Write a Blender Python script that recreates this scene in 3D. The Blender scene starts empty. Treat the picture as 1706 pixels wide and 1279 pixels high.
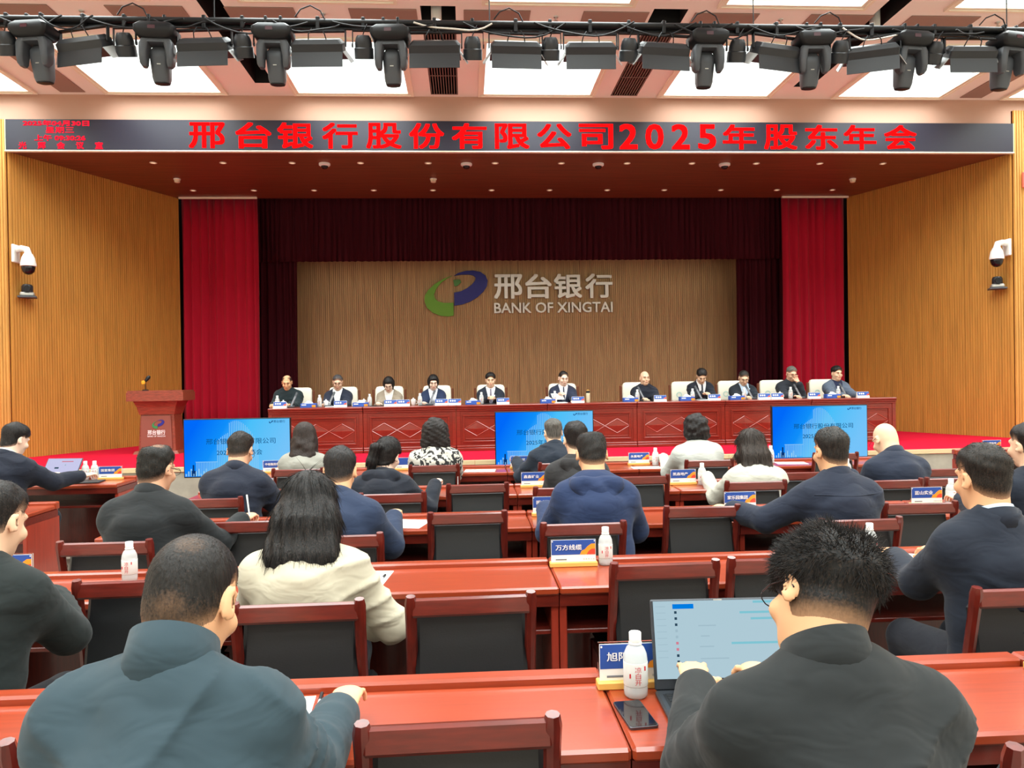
import bpy, bmesh, math, random
import numpy as np
from mathutils import Matrix, Vector, Euler

R = math.radians
random.seed(7)
SC = bpy.context.scene
COL = SC.collection

# ------------------------------------------------------------------ camera, light, exposure
def make_camera():
    th, ph, ro = R(3.4), R(-0.3), 0.0156
    r0 = Vector((math.cos(th), -math.sin(th), 0)); f0 = Vector((math.sin(th), math.cos(th), 0)); u0 = Vector((0, 0, 1))
    f = f0 * math.cos(ph) + u0 * math.sin(ph)
    u1 = u0 * math.cos(ph) - f0 * math.sin(ph)
    r = r0 * math.cos(ro) - u1 * math.sin(ro)
    u = u1 * math.cos(ro) + r0 * math.sin(ro)
    cd = bpy.data.cameras.new('camera'); co = bpy.data.objects.new('camera', cd); COL.objects.link(co)
    cd.sensor_fit = 'HORIZONTAL'; cd.sensor_width = 36; cd.lens = 1280 / 1706 * 36; cd.clip_start = 0.05
    m = Matrix.Identity(4)
    for i in range(3):
        m[i][0] = r[i]; m[i][1] = u[i]; m[i][2] = -f[i]
    m[2][3] = 1.63
    co.matrix_world = m
    SC.camera = co
make_camera()
SC.view_settings.view_transform = 'Standard'; SC.view_settings.look = 'None'
SC.view_settings.gamma = 1.0; SC.view_settings.use_curve_mapping = False
SC.view_settings.exposure = 0.0
PANEL_LIGHT = 2.2          # glow of the panel diffusers
PANEL_WATT = 84            # lamp behind each diffuser (the room's own ceiling lamps)
PANEL_SPREAD = 146
W = bpy.data.worlds.new('world'); SC.world = W; W.use_nodes = True
W.node_tree.nodes['Background'].inputs[0].default_value = (1.0, 0.93, 0.85, 1)
W.node_tree.nodes['Background'].inputs[1].default_value = 0.25

# ------------------------------------------------------------------ materials
def s2l(c):
    c = c / 255.0
    return c / 12.92 if c <= 0.04045 else ((c + 0.055) / 1.055) ** 2.4
def lin(c): return (s2l(c[0]), s2l(c[1]), s2l(c[2]), 1.0)
MATS = {}
def mat(name, col, rough=0.5, metal=0.0, coat=0.0, sheen=0.0, trans=0.0, ior=1.45, emit=None, estr=0.0,
        bump=None, vary=None, spec=0.5, alpha=1.0):
    """bump=(scale, strength, dist); vary=(scale, amount, stretch) mixes a darker tone by noise"""
    if name in MATS: return MATS[name]
    m = bpy.data.materials.new(name); m.use_nodes = True
    nt = m.node_tree; b = nt.nodes['Principled BSDF']
    b.inputs['Base Color'].default_value = lin(col)
    b.inputs['Roughness'].default_value = rough; b.inputs['Metallic'].default_value = metal
    b.inputs['Coat Weight'].default_value = coat; b.inputs['Coat Roughness'].default_value = 0.12
    b.inputs['Sheen Weight'].default_value = sheen; b.inputs['Transmission Weight'].default_value = trans
    b.inputs['IOR'].default_value = ior; b.inputs['Specular IOR Level'].default_value = spec
    b.inputs['Alpha'].default_value = alpha
    if emit:
        b.inputs['Emission Color'].default_value = lin(emit); b.inputs['Emission Strength'].default_value = estr
    if vary or bump:
        tc = nt.nodes.new('ShaderNodeTexCoord')
    if vary:
        mp = nt.nodes.new('ShaderNodeMapping'); mp.inputs['Scale'].default_value = vary[2]
        no = nt.nodes.new('ShaderNodeTexNoise'); no.inputs['Scale'].default_value = vary[0]; no.inputs['Detail'].default_value = 4
        rp = nt.nodes.new('ShaderNodeValToRGB')
        rp.color_ramp.elements[0].position = 0.3; rp.color_ramp.elements[1].position = 0.7
        a = vary[1]
        rp.color_ramp.elements[0].color = lin([max(0, c * (1 - a)) for c in col]); rp.color_ramp.elements[1].color = lin([min(255, c * (1 + a * 0.6)) for c in col])
        nt.links.new(tc.outputs['Object'], mp.inputs[0]); nt.links.new(mp.outputs[0], no.inputs['Vector'])
        nt.links.new(no.outputs['Fac'], rp.inputs[0]); nt.links.new(rp.outputs[0], b.inputs['Base Color'])
    if bump:
        no = nt.nodes.new('ShaderNodeTexNoise'); no.inputs['Scale'].default_value = bump[0]; no.inputs['Detail'].default_value = 3
        bp = nt.nodes.new('ShaderNodeBump'); bp.inputs['Strength'].default_value = bump[1]; bp.inputs['Distance'].default_value = bump[2]
        nt.links.new(tc.outputs['Object'], no.inputs['Vector']); nt.links.new(no.outputs['Fac'], bp.inputs['Height'])
        nt.links.new(bp.outputs[0], b.inputs['Normal'])
    MATS[name] = m
    return m
def emat(name, col, s):
    if name in MATS: return MATS[name]
    m = bpy.data.materials.new(name); m.use_nodes = True; nt = m.node_tree
    nt.nodes.remove(nt.nodes['Principled BSDF'])
    e = nt.nodes.new('ShaderNodeEmission'); e.inputs[0].default_value = lin(col); e.inputs[1].default_value = s
    nt.links.new(e.outputs[0], nt.nodes['Material Output'].inputs[0])
    MATS[name] = m
    return m

CHERRY = mat('cherry wood', (152, 58, 30), 0.3, coat=0.5, vary=(5, 0.07, (.8, 16, 16)))
CHERRYV = mat('cherry wood upright', (150, 50, 34), 0.3, coat=0.4, vary=(5, 0.1, (14, 14, .8)))
DARKWOOD = mat('dark mahogany', (96, 28, 20), 0.3, coat=0.5, vary=(6, 0.15, (12, 12, 1.5)))
DARKWOODH = mat('dark mahogany rail', (100, 30, 21), 0.28, coat=0.5, vary=(6, 0.15, (1.5, 12, 12)))
STAGEWOOD = mat('red stage table wood', (126, 38, 24), 0.32, coat=0.4, vary=(5, 0.1, (1.2, 10, 10)))
PODWOOD = mat('podium wood', (138, 62, 44), 0.4, coat=0.3, vary=(6, 0.18, (1.5, 12, 12)))
LEATHER = mat('black leather', (26, 28, 30), 0.45, bump=(180, 0.15, 0.002))
WHITELEATHER = mat('white leather', (232, 226, 208), 0.5, bump=(120, 0.1, 0.002))
CHAIRWOOD = mat('walnut chair frame', (110, 60, 38), 0.4)
WALLWOOD = mat('honey slat wood', (192, 136, 62), 0.5, vary=(3, 0.08, (6, 6, 0.35)))
BACKWOOD = mat('tan slat wood', (190, 158, 112), 0.55, vary=(3, 0.1, (6, 6, 0.35)))
FRONTWOOD = mat('bright wood wall', (206, 152, 78), 0.5, vary=(3, 0.1, (5, 5, 0.35)))
CEIL = mat('peach plaster', (238, 230, 222), 0.85)
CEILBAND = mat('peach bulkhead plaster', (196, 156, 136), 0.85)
TAUPE = mat('taupe ceiling panel', (150, 124, 112), 0.85)
CREAM = mat('cream moulding', (236, 226, 205), 0.6)
BLACK = mat('matt black', (14, 14, 16), 0.8)
SOFFIT = mat('dark brown soffit', (120, 62, 40), 0.45, vary=(3, 0.12, (0.4, 5, 5)))
CARPETR = mat('red stage carpet', (200, 22, 50), 0.95, spec=0.1, bump=(300, 0.4, 0.01))
VELVET = mat('red velvet', (168, 14, 42), 0.85, sheen=0.1, spec=.2)
VELVET_SHADED = mat('shaded red velvet', (62, 11, 22), 0.9, spec=.2)  # same red velvet, with the shade behind the soffit put into its colour
STONE = mat('grey stone facing', (168, 160, 148), 0.7, vary=(5, 0.08, (1, 1, 1)))
NOSING = mat('cream stage nosing', (214, 190, 150), 0.5)
FLOOR = mat('brown carpet floor', (140, 128, 116), 0.9, bump=(200, 0.3, 0.01))
WALLB = mat('beige wall', (232, 222, 206), 0.8)
METALB = mat('black metal', (26, 27, 30), 0.45, metal=0.3)
METALG = mat('dark grey plastic', (72, 76, 82), 0.42)
METALG2 = mat('charcoal plastic', (40, 42, 46), 0.4)
SILVER = mat('brushed silver', (196, 196, 192), 0.35, metal=0.75)
LETTER = mat('silver letters', (226, 226, 220), 0.35, metal=0.35)
LETTERSIDE = LETTER
LOGOG = mat('logo green', (110, 180, 48), 0.45)
LOGOB = mat('logo blue', (34, 40, 140), 0.45)
WHITE = mat('white plastic', (236, 236, 232), 0.4)
PAPER = mat('white paper', (240, 240, 236), 0.7)
PORC = mat('white porcelain', (240, 240, 238), 0.15, coat=0.5)
CARDBLUE = mat('card blue print', (38, 78, 158), 0.5)
CARDORANGE = mat('card orange print', (240, 150, 40), 0.5)
CARDRED = mat('card red print', (222, 70, 50), 0.5)
CARDBASE = mat('yellow wood base', (226, 178, 92), 0.45)
INKW = mat('white ink', (245, 245, 245), 0.6)
INKG = mat('grey ink', (120, 125, 135), 0.6)
INKR = mat('red ink', (200, 40, 50), 0.6)
INKB = mat('dark blue ink', (24, 66, 120), 0.6)
ACRYL = mat('clear acrylic', (250, 252, 255), 0.05, trans=1.0, ior=1.2, spec=0.3)
BOTTLE = mat('water bottle plastic', (244, 248, 248), 0.2, trans=0.55, ior=1.2)
CAP = mat('white bottle cap', (240, 242, 240), 0.35)
LABELW = mat('frosted bottle label', (236, 238, 234), 0.5, trans=0.3, ior=1.1)
PHONE = mat('black phone glass', (16, 16, 20), 0.06, coat=0.6)
PHONEB = mat('phone frame', (90, 90, 96), 0.3, metal=0.8)
LAPTOP = mat('laptop dark grey', (58, 62, 68), 0.4, metal=0.3)
KEY = mat('laptop key', (26, 28, 32), 0.5)
SKINC = [(226, 180, 152), (234, 192, 160), (216, 164, 132), (240, 204, 182), (226, 172, 130)]
SKINS = [mat('skin %d' % i, c, 0.55, spec=0.35) for i, c in enumerate(SKINC)]
PANELM = emat('light panel diffuser', (246, 255, 250), PANEL_LIGHT)
LEDRED = emat('red led', (255, 10, 12), 2.2)
LEDPANEL = mat('led screen black', (40, 40, 54), 0.35, spec=0.6)

# ------------------------------------------------------------------ mesh helpers
class MB:
    def __init__(s): s.v = []; s.f = []
    def add(s, vs, fs):
        o = len(s.v); s.v += [tuple(float(c) for c in v) for v in vs]; s.f += [tuple(i + o for i in f) for f in fs]; return s
    def box(s, x0, x1, y0, y1, z0, z1, b=0.0, M=None):
        cx, cy, cz = (x0 + x1) / 2, (y0 + y1) / 2, (z0 + z1) / 2
        hx, hy, hz = abs(x1 - x0) / 2, abs(y1 - y0) / 2, abs(z1 - z0) / 2
        b = min(b, hx * .9, hy * .9, hz * .9)
        if b <= 0:
            vs = [(cx + i * hx, cy + j * hy, cz + k * hz) for i in (-1, 1) for j in (-1, 1) for k in (-1, 1)]
            fs = [(0, 1, 3, 2), (4, 6, 7, 5), (0, 4, 5, 1), (2, 3, 7, 6), (0, 2, 6, 4), (1, 5, 7, 3)]
        else:
            vs = []; ix = {}
            for i in (-1, 1):
                for j in (-1, 1):
                    for k in (-1, 1):
                        for a in range(3):
                            ix[i, j, k, a] = len(vs)
                            vs.append((cx + i * (hx - (b if a != 0 else 0)), cy + j * (hy - (b if a != 1 else 0)), cz + k * (hz - (b if a != 2 else 0))))
            S = (-1, 1); fs = []
            for i in S: fs.append([ix[i, -1, -1, 0], ix[i, 1, -1, 0], ix[i, 1, 1, 0], ix[i, -1, 1, 0]])
            for j in S: fs.append([ix[-1, j, -1, 1], ix[1, j, -1, 1], ix[1, j, 1, 1], ix[-1, j, 1, 1]])
            for k in S: fs.append([ix[-1, -1, k, 2], ix[1, -1, k, 2], ix[1, 1, k, 2], ix[-1, 1, k, 2]])
            for i in S:
                for j in S: fs.append([ix[i, j, -1, 0], ix[i, j, 1, 0], ix[i, j, 1, 1], ix[i, j, -1, 1]])
                for k in S: fs.append([ix[i, -1, k, 0], ix[i, 1, k, 0], ix[i, 1, k, 2], ix[i, -1, k, 2]])
            for j in S:
                for k in S: fs.append([ix[-1, j, k, 1], ix[1, j, k, 1], ix[1, j, k, 2], ix[-1, j, k, 2]])
            for i in S:
                for j in S:
                    for k in S: fs.append([ix[i, j, k, 0], ix[i, j, k, 1], ix[i, j, k, 2]])
        if M is not None: vs = [M @ Vector(v) for v in vs]
        return s.add(vs, fs)
    def tube(s, pts, r, n=8, caps=True, flat=1.0):
        P = [Vector(p) for p in pts]; rs = r if isinstance(r, (list, tuple)) else [r] * len(P)
        vs = []; fs = []; up = None
        for i, p in enumerate(P):
            t = (P[min(i + 1, len(P) - 1)] - P[max(i - 1, 0)]).normalized()
            if up is None:
                up = Vector((0, 0, 1)) if abs(t.z) < 0.9 else Vector((0, 1, 0))
            a = t.cross(up).normalized(); b = a.cross(t).normalized(); up = b
            for k in range(n):
                an = 2 * math.pi * k / n
                vs.append(p + a * (math.cos(an) * rs[i]) + b * (math.sin(an) * rs[i] * flat))
        for i in range(len(P) - 1):
            for k in range(n):
                fs.append((i * n + k, i * n + (k + 1) % n, (i + 1) * n + (k + 1) % n, (i + 1) * n + k))
        if caps:
            fs.append(tuple(range(n))); fs.append(tuple((len(P) - 1) * n + k for k in range(n)))
        return s.add(vs, fs)
    def lathe(s, prof, n=20, c=(0, 0, 0), M=None):
        vs = []; fs = []; m = len(prof)
        for r, z in prof:
            for k in range(n):
                a = 2 * math.pi * k / n; vs.append(Vector((c[0] + r * math.cos(a), c[1] + r * math.sin(a), c[2] + z)))
        for i in range(m - 1):
            for k in range(n): fs.append((i * n + k, i * n + (k + 1) % n, (i + 1) * n + (k + 1) % n, (i + 1) * n + k))
        if prof[0][0] > 1e-6: fs.append(tuple(range(n)))
        if prof[-1][0] > 1e-6: fs.append(tuple((m - 1) * n + k for k in range(n)))
        if M is not None: vs = [M @ v for v in vs]
        return s.add(vs, fs)
    def prism(s, poly, h0, h1, M=None):
        """polygon in local XY extruded along Z h0..h1"""
        n = len(poly)
        vs = [Vector((x, y, h0)) for x, y in poly] + [Vector((x, y, h1)) for x, y in poly]
        fs = [tuple(range(n))[::-1], tuple(range(n, 2 * n))] + [(i, (i + 1) % n, n + (i + 1) % n, n + i) for i in range(n)]
        if M is not None: vs = [M @ v for v in vs]
        return s.add(vs, fs)
    def loft(s, rings, caps=True):
        n = len(rings[0]); vs = [p for r in rings for p in r]; fs = []
        for i in range(len(rings) - 1):
            for k in range(n): fs.append((i * n + k, i * n + (k + 1) % n, (i + 1) * n + (k + 1) % n, (i + 1) * n + k))
        if caps: fs.append(tuple(range(n))); fs.append(tuple((len(rings) - 1) * n + k for k in range(n)))
        return s.add(vs, fs)
    def mesh(s, name, m, smooth=False):
        me = bpy.data.meshes.new(name); me.from_pydata(s.v, [], s.f)
        bm = bmesh.new(); bm.from_mesh(me); bmesh.ops.recalc_face_normals(bm, faces=bm.faces[:]); bm.to_mesh(me); bm.free()
        if smooth:
            me.polygons.foreach_set('use_smooth', [True] * len(me.polygons))
            if smooth != 'all': me.set_sharp_from_angle(angle=R(40))
        me.materials.append(m)
        return me
    def build(s, name, m, parent=None, smooth=False):
        return obj(name, s.mesh(name, m, smooth), parent)
def obj(name, me, parent=None):
    o = bpy.data.objects.new(name, me); COL.objects.link(o); o.parent = parent; return o
def tag(o, label, cat, group=None):
    o['label'] = label; o['category'] = cat
    if group: o['group'] = group
    return o
def thing(name, label, cat, loc=(0, 0, 0), rz=0.0, group=None):
    o = bpy.data.objects.new(name, None); COL.objects.link(o); o.empty_display_size = 0.1
    o.location = loc; o.rotation_euler = (0, 0, rz)
    return tag(o, label, cat, group)
def struct(o):
    o['kind'] = 'structure'; return o
KIDS = {}
def copy_tree(o, label=None, loc=None, rz=None, parent=None, group=None):
    c = o.copy(); COL.objects.link(c); c.parent = parent
    if loc is not None: c.location = loc
    if rz is not None: c.rotation_euler = (0, 0, rz)
    if label: c['label'] = label
    if group: c['group'] = group
    for ch in list(o.children): copy_tree(ch, parent=c)
    return c
def T4(loc, rot=(0, 0, 0)): return Matrix.Translation(Vector(loc)) @ Euler(rot).to_matrix().to_4x4()
ORD = ['first', 'second', 'third', 'fourth', 'fifth', 'sixth', 'seventh', 'eighth', 'ninth', 'tenth', 'eleventh', 'twelfth', 'thirteenth', 'fourteenth']

# text: every string is turned into a flat or extruded mesh once, before the scene grows
TXT = {}
def prepare_texts(items):
    tmp = []
    bold = {}
    for key, body, extr, off in items:
        bold[key] = off
        cu = bpy.data.curves.new('t', 'FONT'); cu.body = body; cu.size = 1.0; cu.extrude = extr
        cu.resolution_u = 3; cu.align_x = 'LEFT'
        o = bpy.data.objects.new('t', cu); COL.objects.link(o); tmp.append((key, o))
    dg = bpy.context.evaluated_depsgraph_get(); dg.update()
    for key, o in tmp:
        me = bpy.data.meshes.new_from_object(o.evaluated_get(dg))
        n = len(me.vertices); co = np.empty(n * 3, np.float32); me.vertices.foreach_get('co', co); co = co.reshape(-1, 3)
        w_ = bold[key]
        if w_ > 0 and n:   # heavier strokes: the same glyph laid down a few times, slightly apart
            bm = bmesh.new()
            for k_, (dx, dy) in enumerate(((-w_, -w_), (w_, -w_), (-w_, w_), (w_, w_))):
                m2 = me.copy(); c2 = co.copy(); c2[:, 0] += dx; c2[:, 1] += dy; c2[:, 2] += k_ * .0006; m2.vertices.foreach_set('co', c2.ravel()); m2.update(); bm.from_mesh(m2); bpy.data.meshes.remove(m2)
            bm.to_mesh(me); bm.free(); n = len(me.vertices); co = np.empty(n * 3, np.float32); me.vertices.foreach_get('co', co); co = co.reshape(-1, 3)
        TXT[key] = (me, co, co.min(0) if n else np.zeros(3), co.max(0) if n else np.ones(3))
        cu = o.data; bpy.data.objects.remove(o); bpy.data.curves.remove(cu)
def put_text(name, key, m, parent, x0, x1, z0, z1, y, face=-1, keep=False):
    """fit the glyph mesh into x0..x1, z0..z1 of a vertical plane at local y, readable from -Y (face=-1) or +Y"""
    me, co, lo, hi = TXT[key]
    me2 = me.copy(); c = co.copy(); d = np.maximum(hi - lo, 1e-6)
    sx = (x1 - x0) / d[0]; sz = (z1 - z0) / d[1]
    if keep: sx = sz = min(sx, sz); 
    out = np.empty_like(c)
    cx, cz = (x0 + x1) / 2, (z0 + z1) / 2
    out[:, 0] = cx + (c[:, 0] - (lo[0] + hi[0]) / 2) * sx * (1 if face < 0 else -1)
    out[:, 2] = cz + (c[:, 1] - (lo[1] + hi[1]) / 2) * sz
    out[:, 1] = y - (c[:, 2]) * (1 if face < 0 else -1)
    me2.vertices.foreach_set('co', out.ravel()); me2.materials.clear(); me2.materials.append(m); me2.update()
    return obj(name, me2, parent)

# ------------------------------------------------------------------ texts
LEDSTR = '邢台银行股份有限公司2025年股东年会'
LEDX = [-4.29, -3.57, -2.92, -2.22, -1.53, -0.85, -0.17, 0.52, 1.2, 1.88, 2.54, 2.97, 3.4, 3.84, 4.25, 4.94, 5.63, 6.28, 6.97]
CARDTXT = ['旭阳', '万方线缆', '家乐园集团', '蓝山实业', '振丰', '鑫鑫矿业', '中康工贸', '永嘉地产', '凯森地产', '国富集团', '中裕融担保', '正邦服务部', '宏达', '李', '张 三', '一二三']
_items = [('led%d' % i, ch, 0.0, 0.022) for i, ch in enumerate(LEDSTR)]
_items += [('d0', '2025年04月30日', 0, .03), ('d1', '星期三', 0, .015), ('d2', '上午 09:30:26', 0, .03)]
_items += [('r%d' % i, ch, 0, .03) for i, ch in enumerate('光辉会议室')]
_items += [('cn%d' % i, ch, 0.045, .02) for i, ch in enumerate('邢台银行')] + [('en', 'BANK OF XINGTAI', 0.03, .012)]
_items += [('tv1', '邢台银行股份有限公司', 0, .004), ('tv2', '2025年股东年会', 0, .004), ('tvl', '邢台银行', 0, .004), ('enf', 'BANK OF XINGTAI', 0, .004)]
_items += [('card%d' % i, t, 0, .012) for i, t in enumerate(CARDTXT)]
_items += [('bai', '凉\n白\n开', 0, 0), ('sf', '年 股 东 大 会', 0, 0), ('exit', '安全\n出口', 0, .01), ('pod', '邢台银行', 0, .02)]
prepare_texts(_items)

# ------------------------------------------------------------------ room shell
ZC = 6.2; YP = 12.42; ZS = 0.52; ZF = 5.3
def slab(name, poly, z0, z1, m, parent=None):
    return MB().prism(poly, z0, z1).build(name, m, parent)
struct(slab('floor', [(-9.5, -5.5), (11.7, -5.5), (11.7, 11.2), (-9.5, 11.2)], -0.1, 0.0, FLOOR))
def wallbox(name, x0, x1, y0, y1, z0, z1, m): return struct(MB().box(x0, x1, y0, y1, z0, z1).build(name, m))
wallbox('wall_left', -9.7, -9.5, -5.5, 12.6, 0, ZC, WALLB)
wallbox('wall_right', 11.7, 11.9, -5.5, 12.6, 0, ZC, WALLB)
wallbox('wall_back', -9.7, 11.9, -5.7, -5.5, 0, ZC, WALLB)
sf = lambda x: 10.65 + 0.021 * (x - 0.6)
stage = struct(slab('stage_floor', [(-9.5, sf(-9.5)), (11.7, sf(11.7)), (11.7, 17.6), (-9.5, 17.6)], ZS - 0.06, ZS, CARPETR))
# the stone facing of the stage front, slab by slab, with the pale nosing along its edge
facing = struct(slab('stage_front', [(-9.5, sf(-9.5) + .02), (11.7, sf(11.7) + .02), (11.7, sf(11.7) + .2), (-9.5, sf(-9.5) + .2)], 0, ZS - .06, STONE))
x = -9.5
while x < 11.6:
    x2 = min(x + 1.2, 11.7)
    slab('stone_slab', [(x + .003, sf(x) - .0), (x2 - .003, sf(x2) - .0), (x2 - .003, sf(x2) + .02), (x + .003, sf(x) + .02)], 0, ZS - .05, STONE, facing)
    slab('nosing', [(x + .002, sf(x) - .03), (x2 - .002, sf(x2) - .03), (x2 - .002, sf(x2) + .05), (x + .002, sf(x) + .05)], ZS - .05, ZS + .006, NOSING, facing)
    x = x2

def fluted(name, a, b, z0, z1, m, parent, pitch=0.045, d=0.012):
    """slatted panel between plan points a and b; relief towards the left-hand normal of a->b reversed (faces the room)"""
    a = Vector((a[0], a[1], 0)); b = Vector((b[0], b[1], 0)); L = (b - a).length; t = (b - a) / L; nrm = Vector((t.y, -t.x, 0))
    n = max(1, round(L / pitch)); p = L / n; prof = []
    for i in range(n):
        prof += [(i * p + .12 * p, 0), (i * p + .18 * p, d), (i * p + .82 * p, d), (i * p + .88 * p, 0)]
    prof = [(0, 0)] + prof + [(L, 0)]
    vs = []; fs = []
    for s, h in prof:
        q = a + t * s + nrm * h; vs += [(q.x, q.y, z0), (q.x, q.y, z1)]
    for i in range(len(prof) - 1): fs.append((2 * i, 2 * i + 2, 2 * i + 3, 2 * i + 1))
    # back
    k = len(vs); q0 = a - nrm * .02; q1 = b - nrm * .02
    vs += [(q0.x, q0.y, z0), (q0.x, q0.y, z1), (q1.x, q1.y, z0), (q1.x, q1.y, z1)]
    fs += [(k, k + 1, k + 3, k + 2), (0, 1, k + 1, k), (2 * len(prof) - 2, 2 * len(prof) - 1, k + 3, k + 2)]
    return MB().add(vs, fs).build(name, m, parent)
def panelled_wall(name, a, b, z0, z1, n, m, back, splits=()):
    a = Vector(a); b = Vector(b); t = (b - a).normalized(); nr = Vector((t.y, -t.x))
    bb = [a - nr * .03, b - nr * .03, b - nr * .15, a - nr * .15]
    w = struct(slab(name, [tuple(q) for q in bb], z0, z1, back))
    zz = [z0] + list(splits) + [z1]
    for i in range(n):
        p = a + (b - a) * (i / n) + t * .003; q = a + (b - a) * ((i + 1) / n) - t * .003
        for k in range(len(zz) - 1): fluted('panel', p, q, zz[k] + (.003 if k else 0), zz[k + 1], m, w)
    return w
WL0, WL1, WR1, WR0 = (-7.07, YP), (-5.6, 15.5), (7.93, 15.5), (9.21, YP)
panelled_wall('wall_stage_left', WL0, WL1, ZS, ZF, 4, WALLWOOD, DARKWOOD)
panelled_wall('wall_stage_right', WR1, WR0, ZS, ZF, 4, WALLWOOD, DARKWOOD)
panelled_wall('wall_stage_back', (-5.8, 17.3), (8.2, 17.3), ZS, 5.4, 10, BACKWOOD, DARKWOOD, (3.02,))
panelled_wall('wall_front_left', (-9.5, YP - .02), (-7.09, YP - .02), ZS, 5.8, 2, FRONTWOOD, DARKWOOD)
panelled_wall('wall_front_right', (9.23, YP - .02), (11.7, YP - .02), ZS, 6.02, 2, FRONTWOOD, DARKWOOD)
wallbox('wall_wing_left', -5.85, -5.72, 15.6, 17.3, ZS, 6.6, BLACK)
wallbox('wall_wing_right', 8.05, 8.2, 15.6, 17.3, ZS, 6.6, BLACK)
wallbox('ceiling_fly_loft', -5.8, 8.2, 15.45, 17.5, 5.75, 5.85, BLACK)
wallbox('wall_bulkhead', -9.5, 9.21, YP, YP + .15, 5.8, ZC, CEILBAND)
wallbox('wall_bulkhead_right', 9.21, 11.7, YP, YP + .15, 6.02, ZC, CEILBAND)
soff = struct(slab('ceiling_stage_soffit', [WL0, WR0, WR1, WL1], ZF, ZF + .1, SOFFIT))
wallbox('trim_curtain_rail_left', -5.55, -4.05, 15.36, 15.4, ZF - .035, ZF, CREAM)
wallbox('trim_curtain_rail_right', 6.5, 7.9, 15.36, 15.4, ZF - .035, ZF, CREAM)

# ceiling with recessed panels, black slots and air grilles
COLC = [1.2 + 2.9 * k for k in range(-3, 4)]
ROWF = [12.3, 9.3, 6.2, 3.1, 0.0, -3.1]
holes = []
for c in COLC:
    for f in ROWF: holes.append((c - .9, c + .9, f - 1.95, f, .09, CREAM))
SLOTS = [(-3.13, -2.85), (5.24, 5.52)]
for a, b in SLOTS: holes.append((a, b, -5.0, 11.9, .5, BLACK))
VENTS = [(-.49, -.06), (2.40, 2.83)]
for a, b in VENTS:
    holes.append((a, b, 10.0, 12.32, .3, BLACK)); holes.append((a, b, 9.42, 9.8, .35, BLACK))
def ceiling():
    xs = sorted(set([-9.5, 11.7] + [v for h in holes for v in h[:2]])); ys = sorted(set([-5.5, YP] + [v for h in holes for v in h[2:4]]))
    mb = MB()
    vid = {}
    def v(i, j):
        if (i, j) not in vid: vid[i, j] = len(mb.v); mb.v.append((xs[i], ys[j], ZC))
        return vid[i, j]
    for i in range(len(xs) - 1):
        for j in range(len(ys) - 1):
            cx, cy = (xs[i] + xs[i + 1]) / 2, (ys[j] + ys[j + 1]) / 2
            if any(h[0] < cx < h[1] and h[2] < cy < h[3] for h in holes): continue
            mb.f.append((v(i, j), v(i, j + 1), v(i + 1, j + 1), v(i + 1, j)))
    me = bpy.data.meshes.new('ceiling'); me.from_pydata(mb.v, [], mb.f); me.materials.append(CEIL)
    c = struct(obj('ceiling', me))
    for a, b, y0, y1, d, m in holes:
        if m is CREAM: continue
        q = MB().add([(a, y0, ZC), (b, y0, ZC), (b, y1, ZC), (a, y1, ZC), (a, y0, ZC + d), (b, y0, ZC + d), (b, y1, ZC + d), (a, y1, ZC + d)],
                     [(0, 1, 5, 4), (1, 2, 6, 5), (2, 3, 7, 6), (3, 0, 4, 7), (4, 5, 6, 7)])
        q.build('recess', m, c)
    for k, cc in enumerate(COLC):
        for s in (-1, 1):
            a, b = sorted((cc + s * .33, cc + s * (1.16 if k in (2, 3, 4) else 1.25)))
            MB().box(a, b, 9.5, 9.92, ZC - .012, ZC, .004).build('ceiling_panel', TAUPE, c)
    for a, b in ((-6.2, -5.82), (8.24, 8.62)): MB().box(a, b, 9.98, 12.3, ZC - .012, ZC, .004).build('ceiling_panel', TAUPE, c)
    # solid backing so that no light leaks in from above
    MB().box(-9.6, 11.8, -5.6, YP + .1, ZC + .55, ZC + .6).build('ceiling_backing', BLACK, c)
    return c
ceiling()
def light_panel():
    t = thing('ceiling_light', 'x', 'ceiling light', (0, 0, ZC), 0)
    w, l = .9, .975; mb = MB()
    for (a, b, c, d) in ((-w, w, l - .05, l), (-w, w, -l, -l + .05), (-w, -w + .05, -l + .05, l - .05), (w - .05, w, -l + .05, l - .05)):
        mb.box(a, b, c, d, -.02, .09)
    for (a, b, c, d) in ((-w - .04, w + .04, l, l + .04), (-w - .04, w + .04, -l - .04, -l), (-w - .04, -w, -l, l), (w, w + .04, -l, l)):
        mb.box(a, b, c, d, -.035, .0)
    mb.build('frame', CREAM, t)
    MB().box(-w + .05, w - .05, -l + .05, l - .05, .045, .075).build('diffuser', PANELM, t)
    ld = bpy.data.lights.new('panel_lamp', 'AREA'); ld.shape = 'RECTANGLE'; ld.size = 2 * w - .12; ld.size_y = 2 * l - .12
    ld.energy = PANEL_WATT; ld.spread = R(PANEL_SPREAD); ld.color = (.93, 1.0, .98)
    lo = bpy.data.objects.new('panel_lamp', ld); COL.objects.link(lo); lo.parent = t; lo.location = (0, 0, .042)
    return t
lp = None; NC = ['far left', 'second from left', 'third from left', 'middle', 'third from right', 'second from right', 'far right']
for r, f in enumerate(ROWF):
    for k, c in enumerate(COLC):
        if r == 0: lab = '%s square light panel in the ceiling row nearest the stage' % NC[k]
        elif r == 1: lab = '%s square light panel in the ceiling row above the spotlight pipe' % NC[k]
        else: lab = 'square white light panel in the ceiling over the audience seats'
        if lp is None: lp = light_panel(); o = lp; o.location = (c, f - .975, ZC); o['label'] = lab; o['group'] = 'ceiling light panels'
        else: o = copy_tree(lp, lab, (c, f - .975, ZC), group='ceiling light panels' if r < 2 else 'ceiling light panels over the seats')

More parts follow.
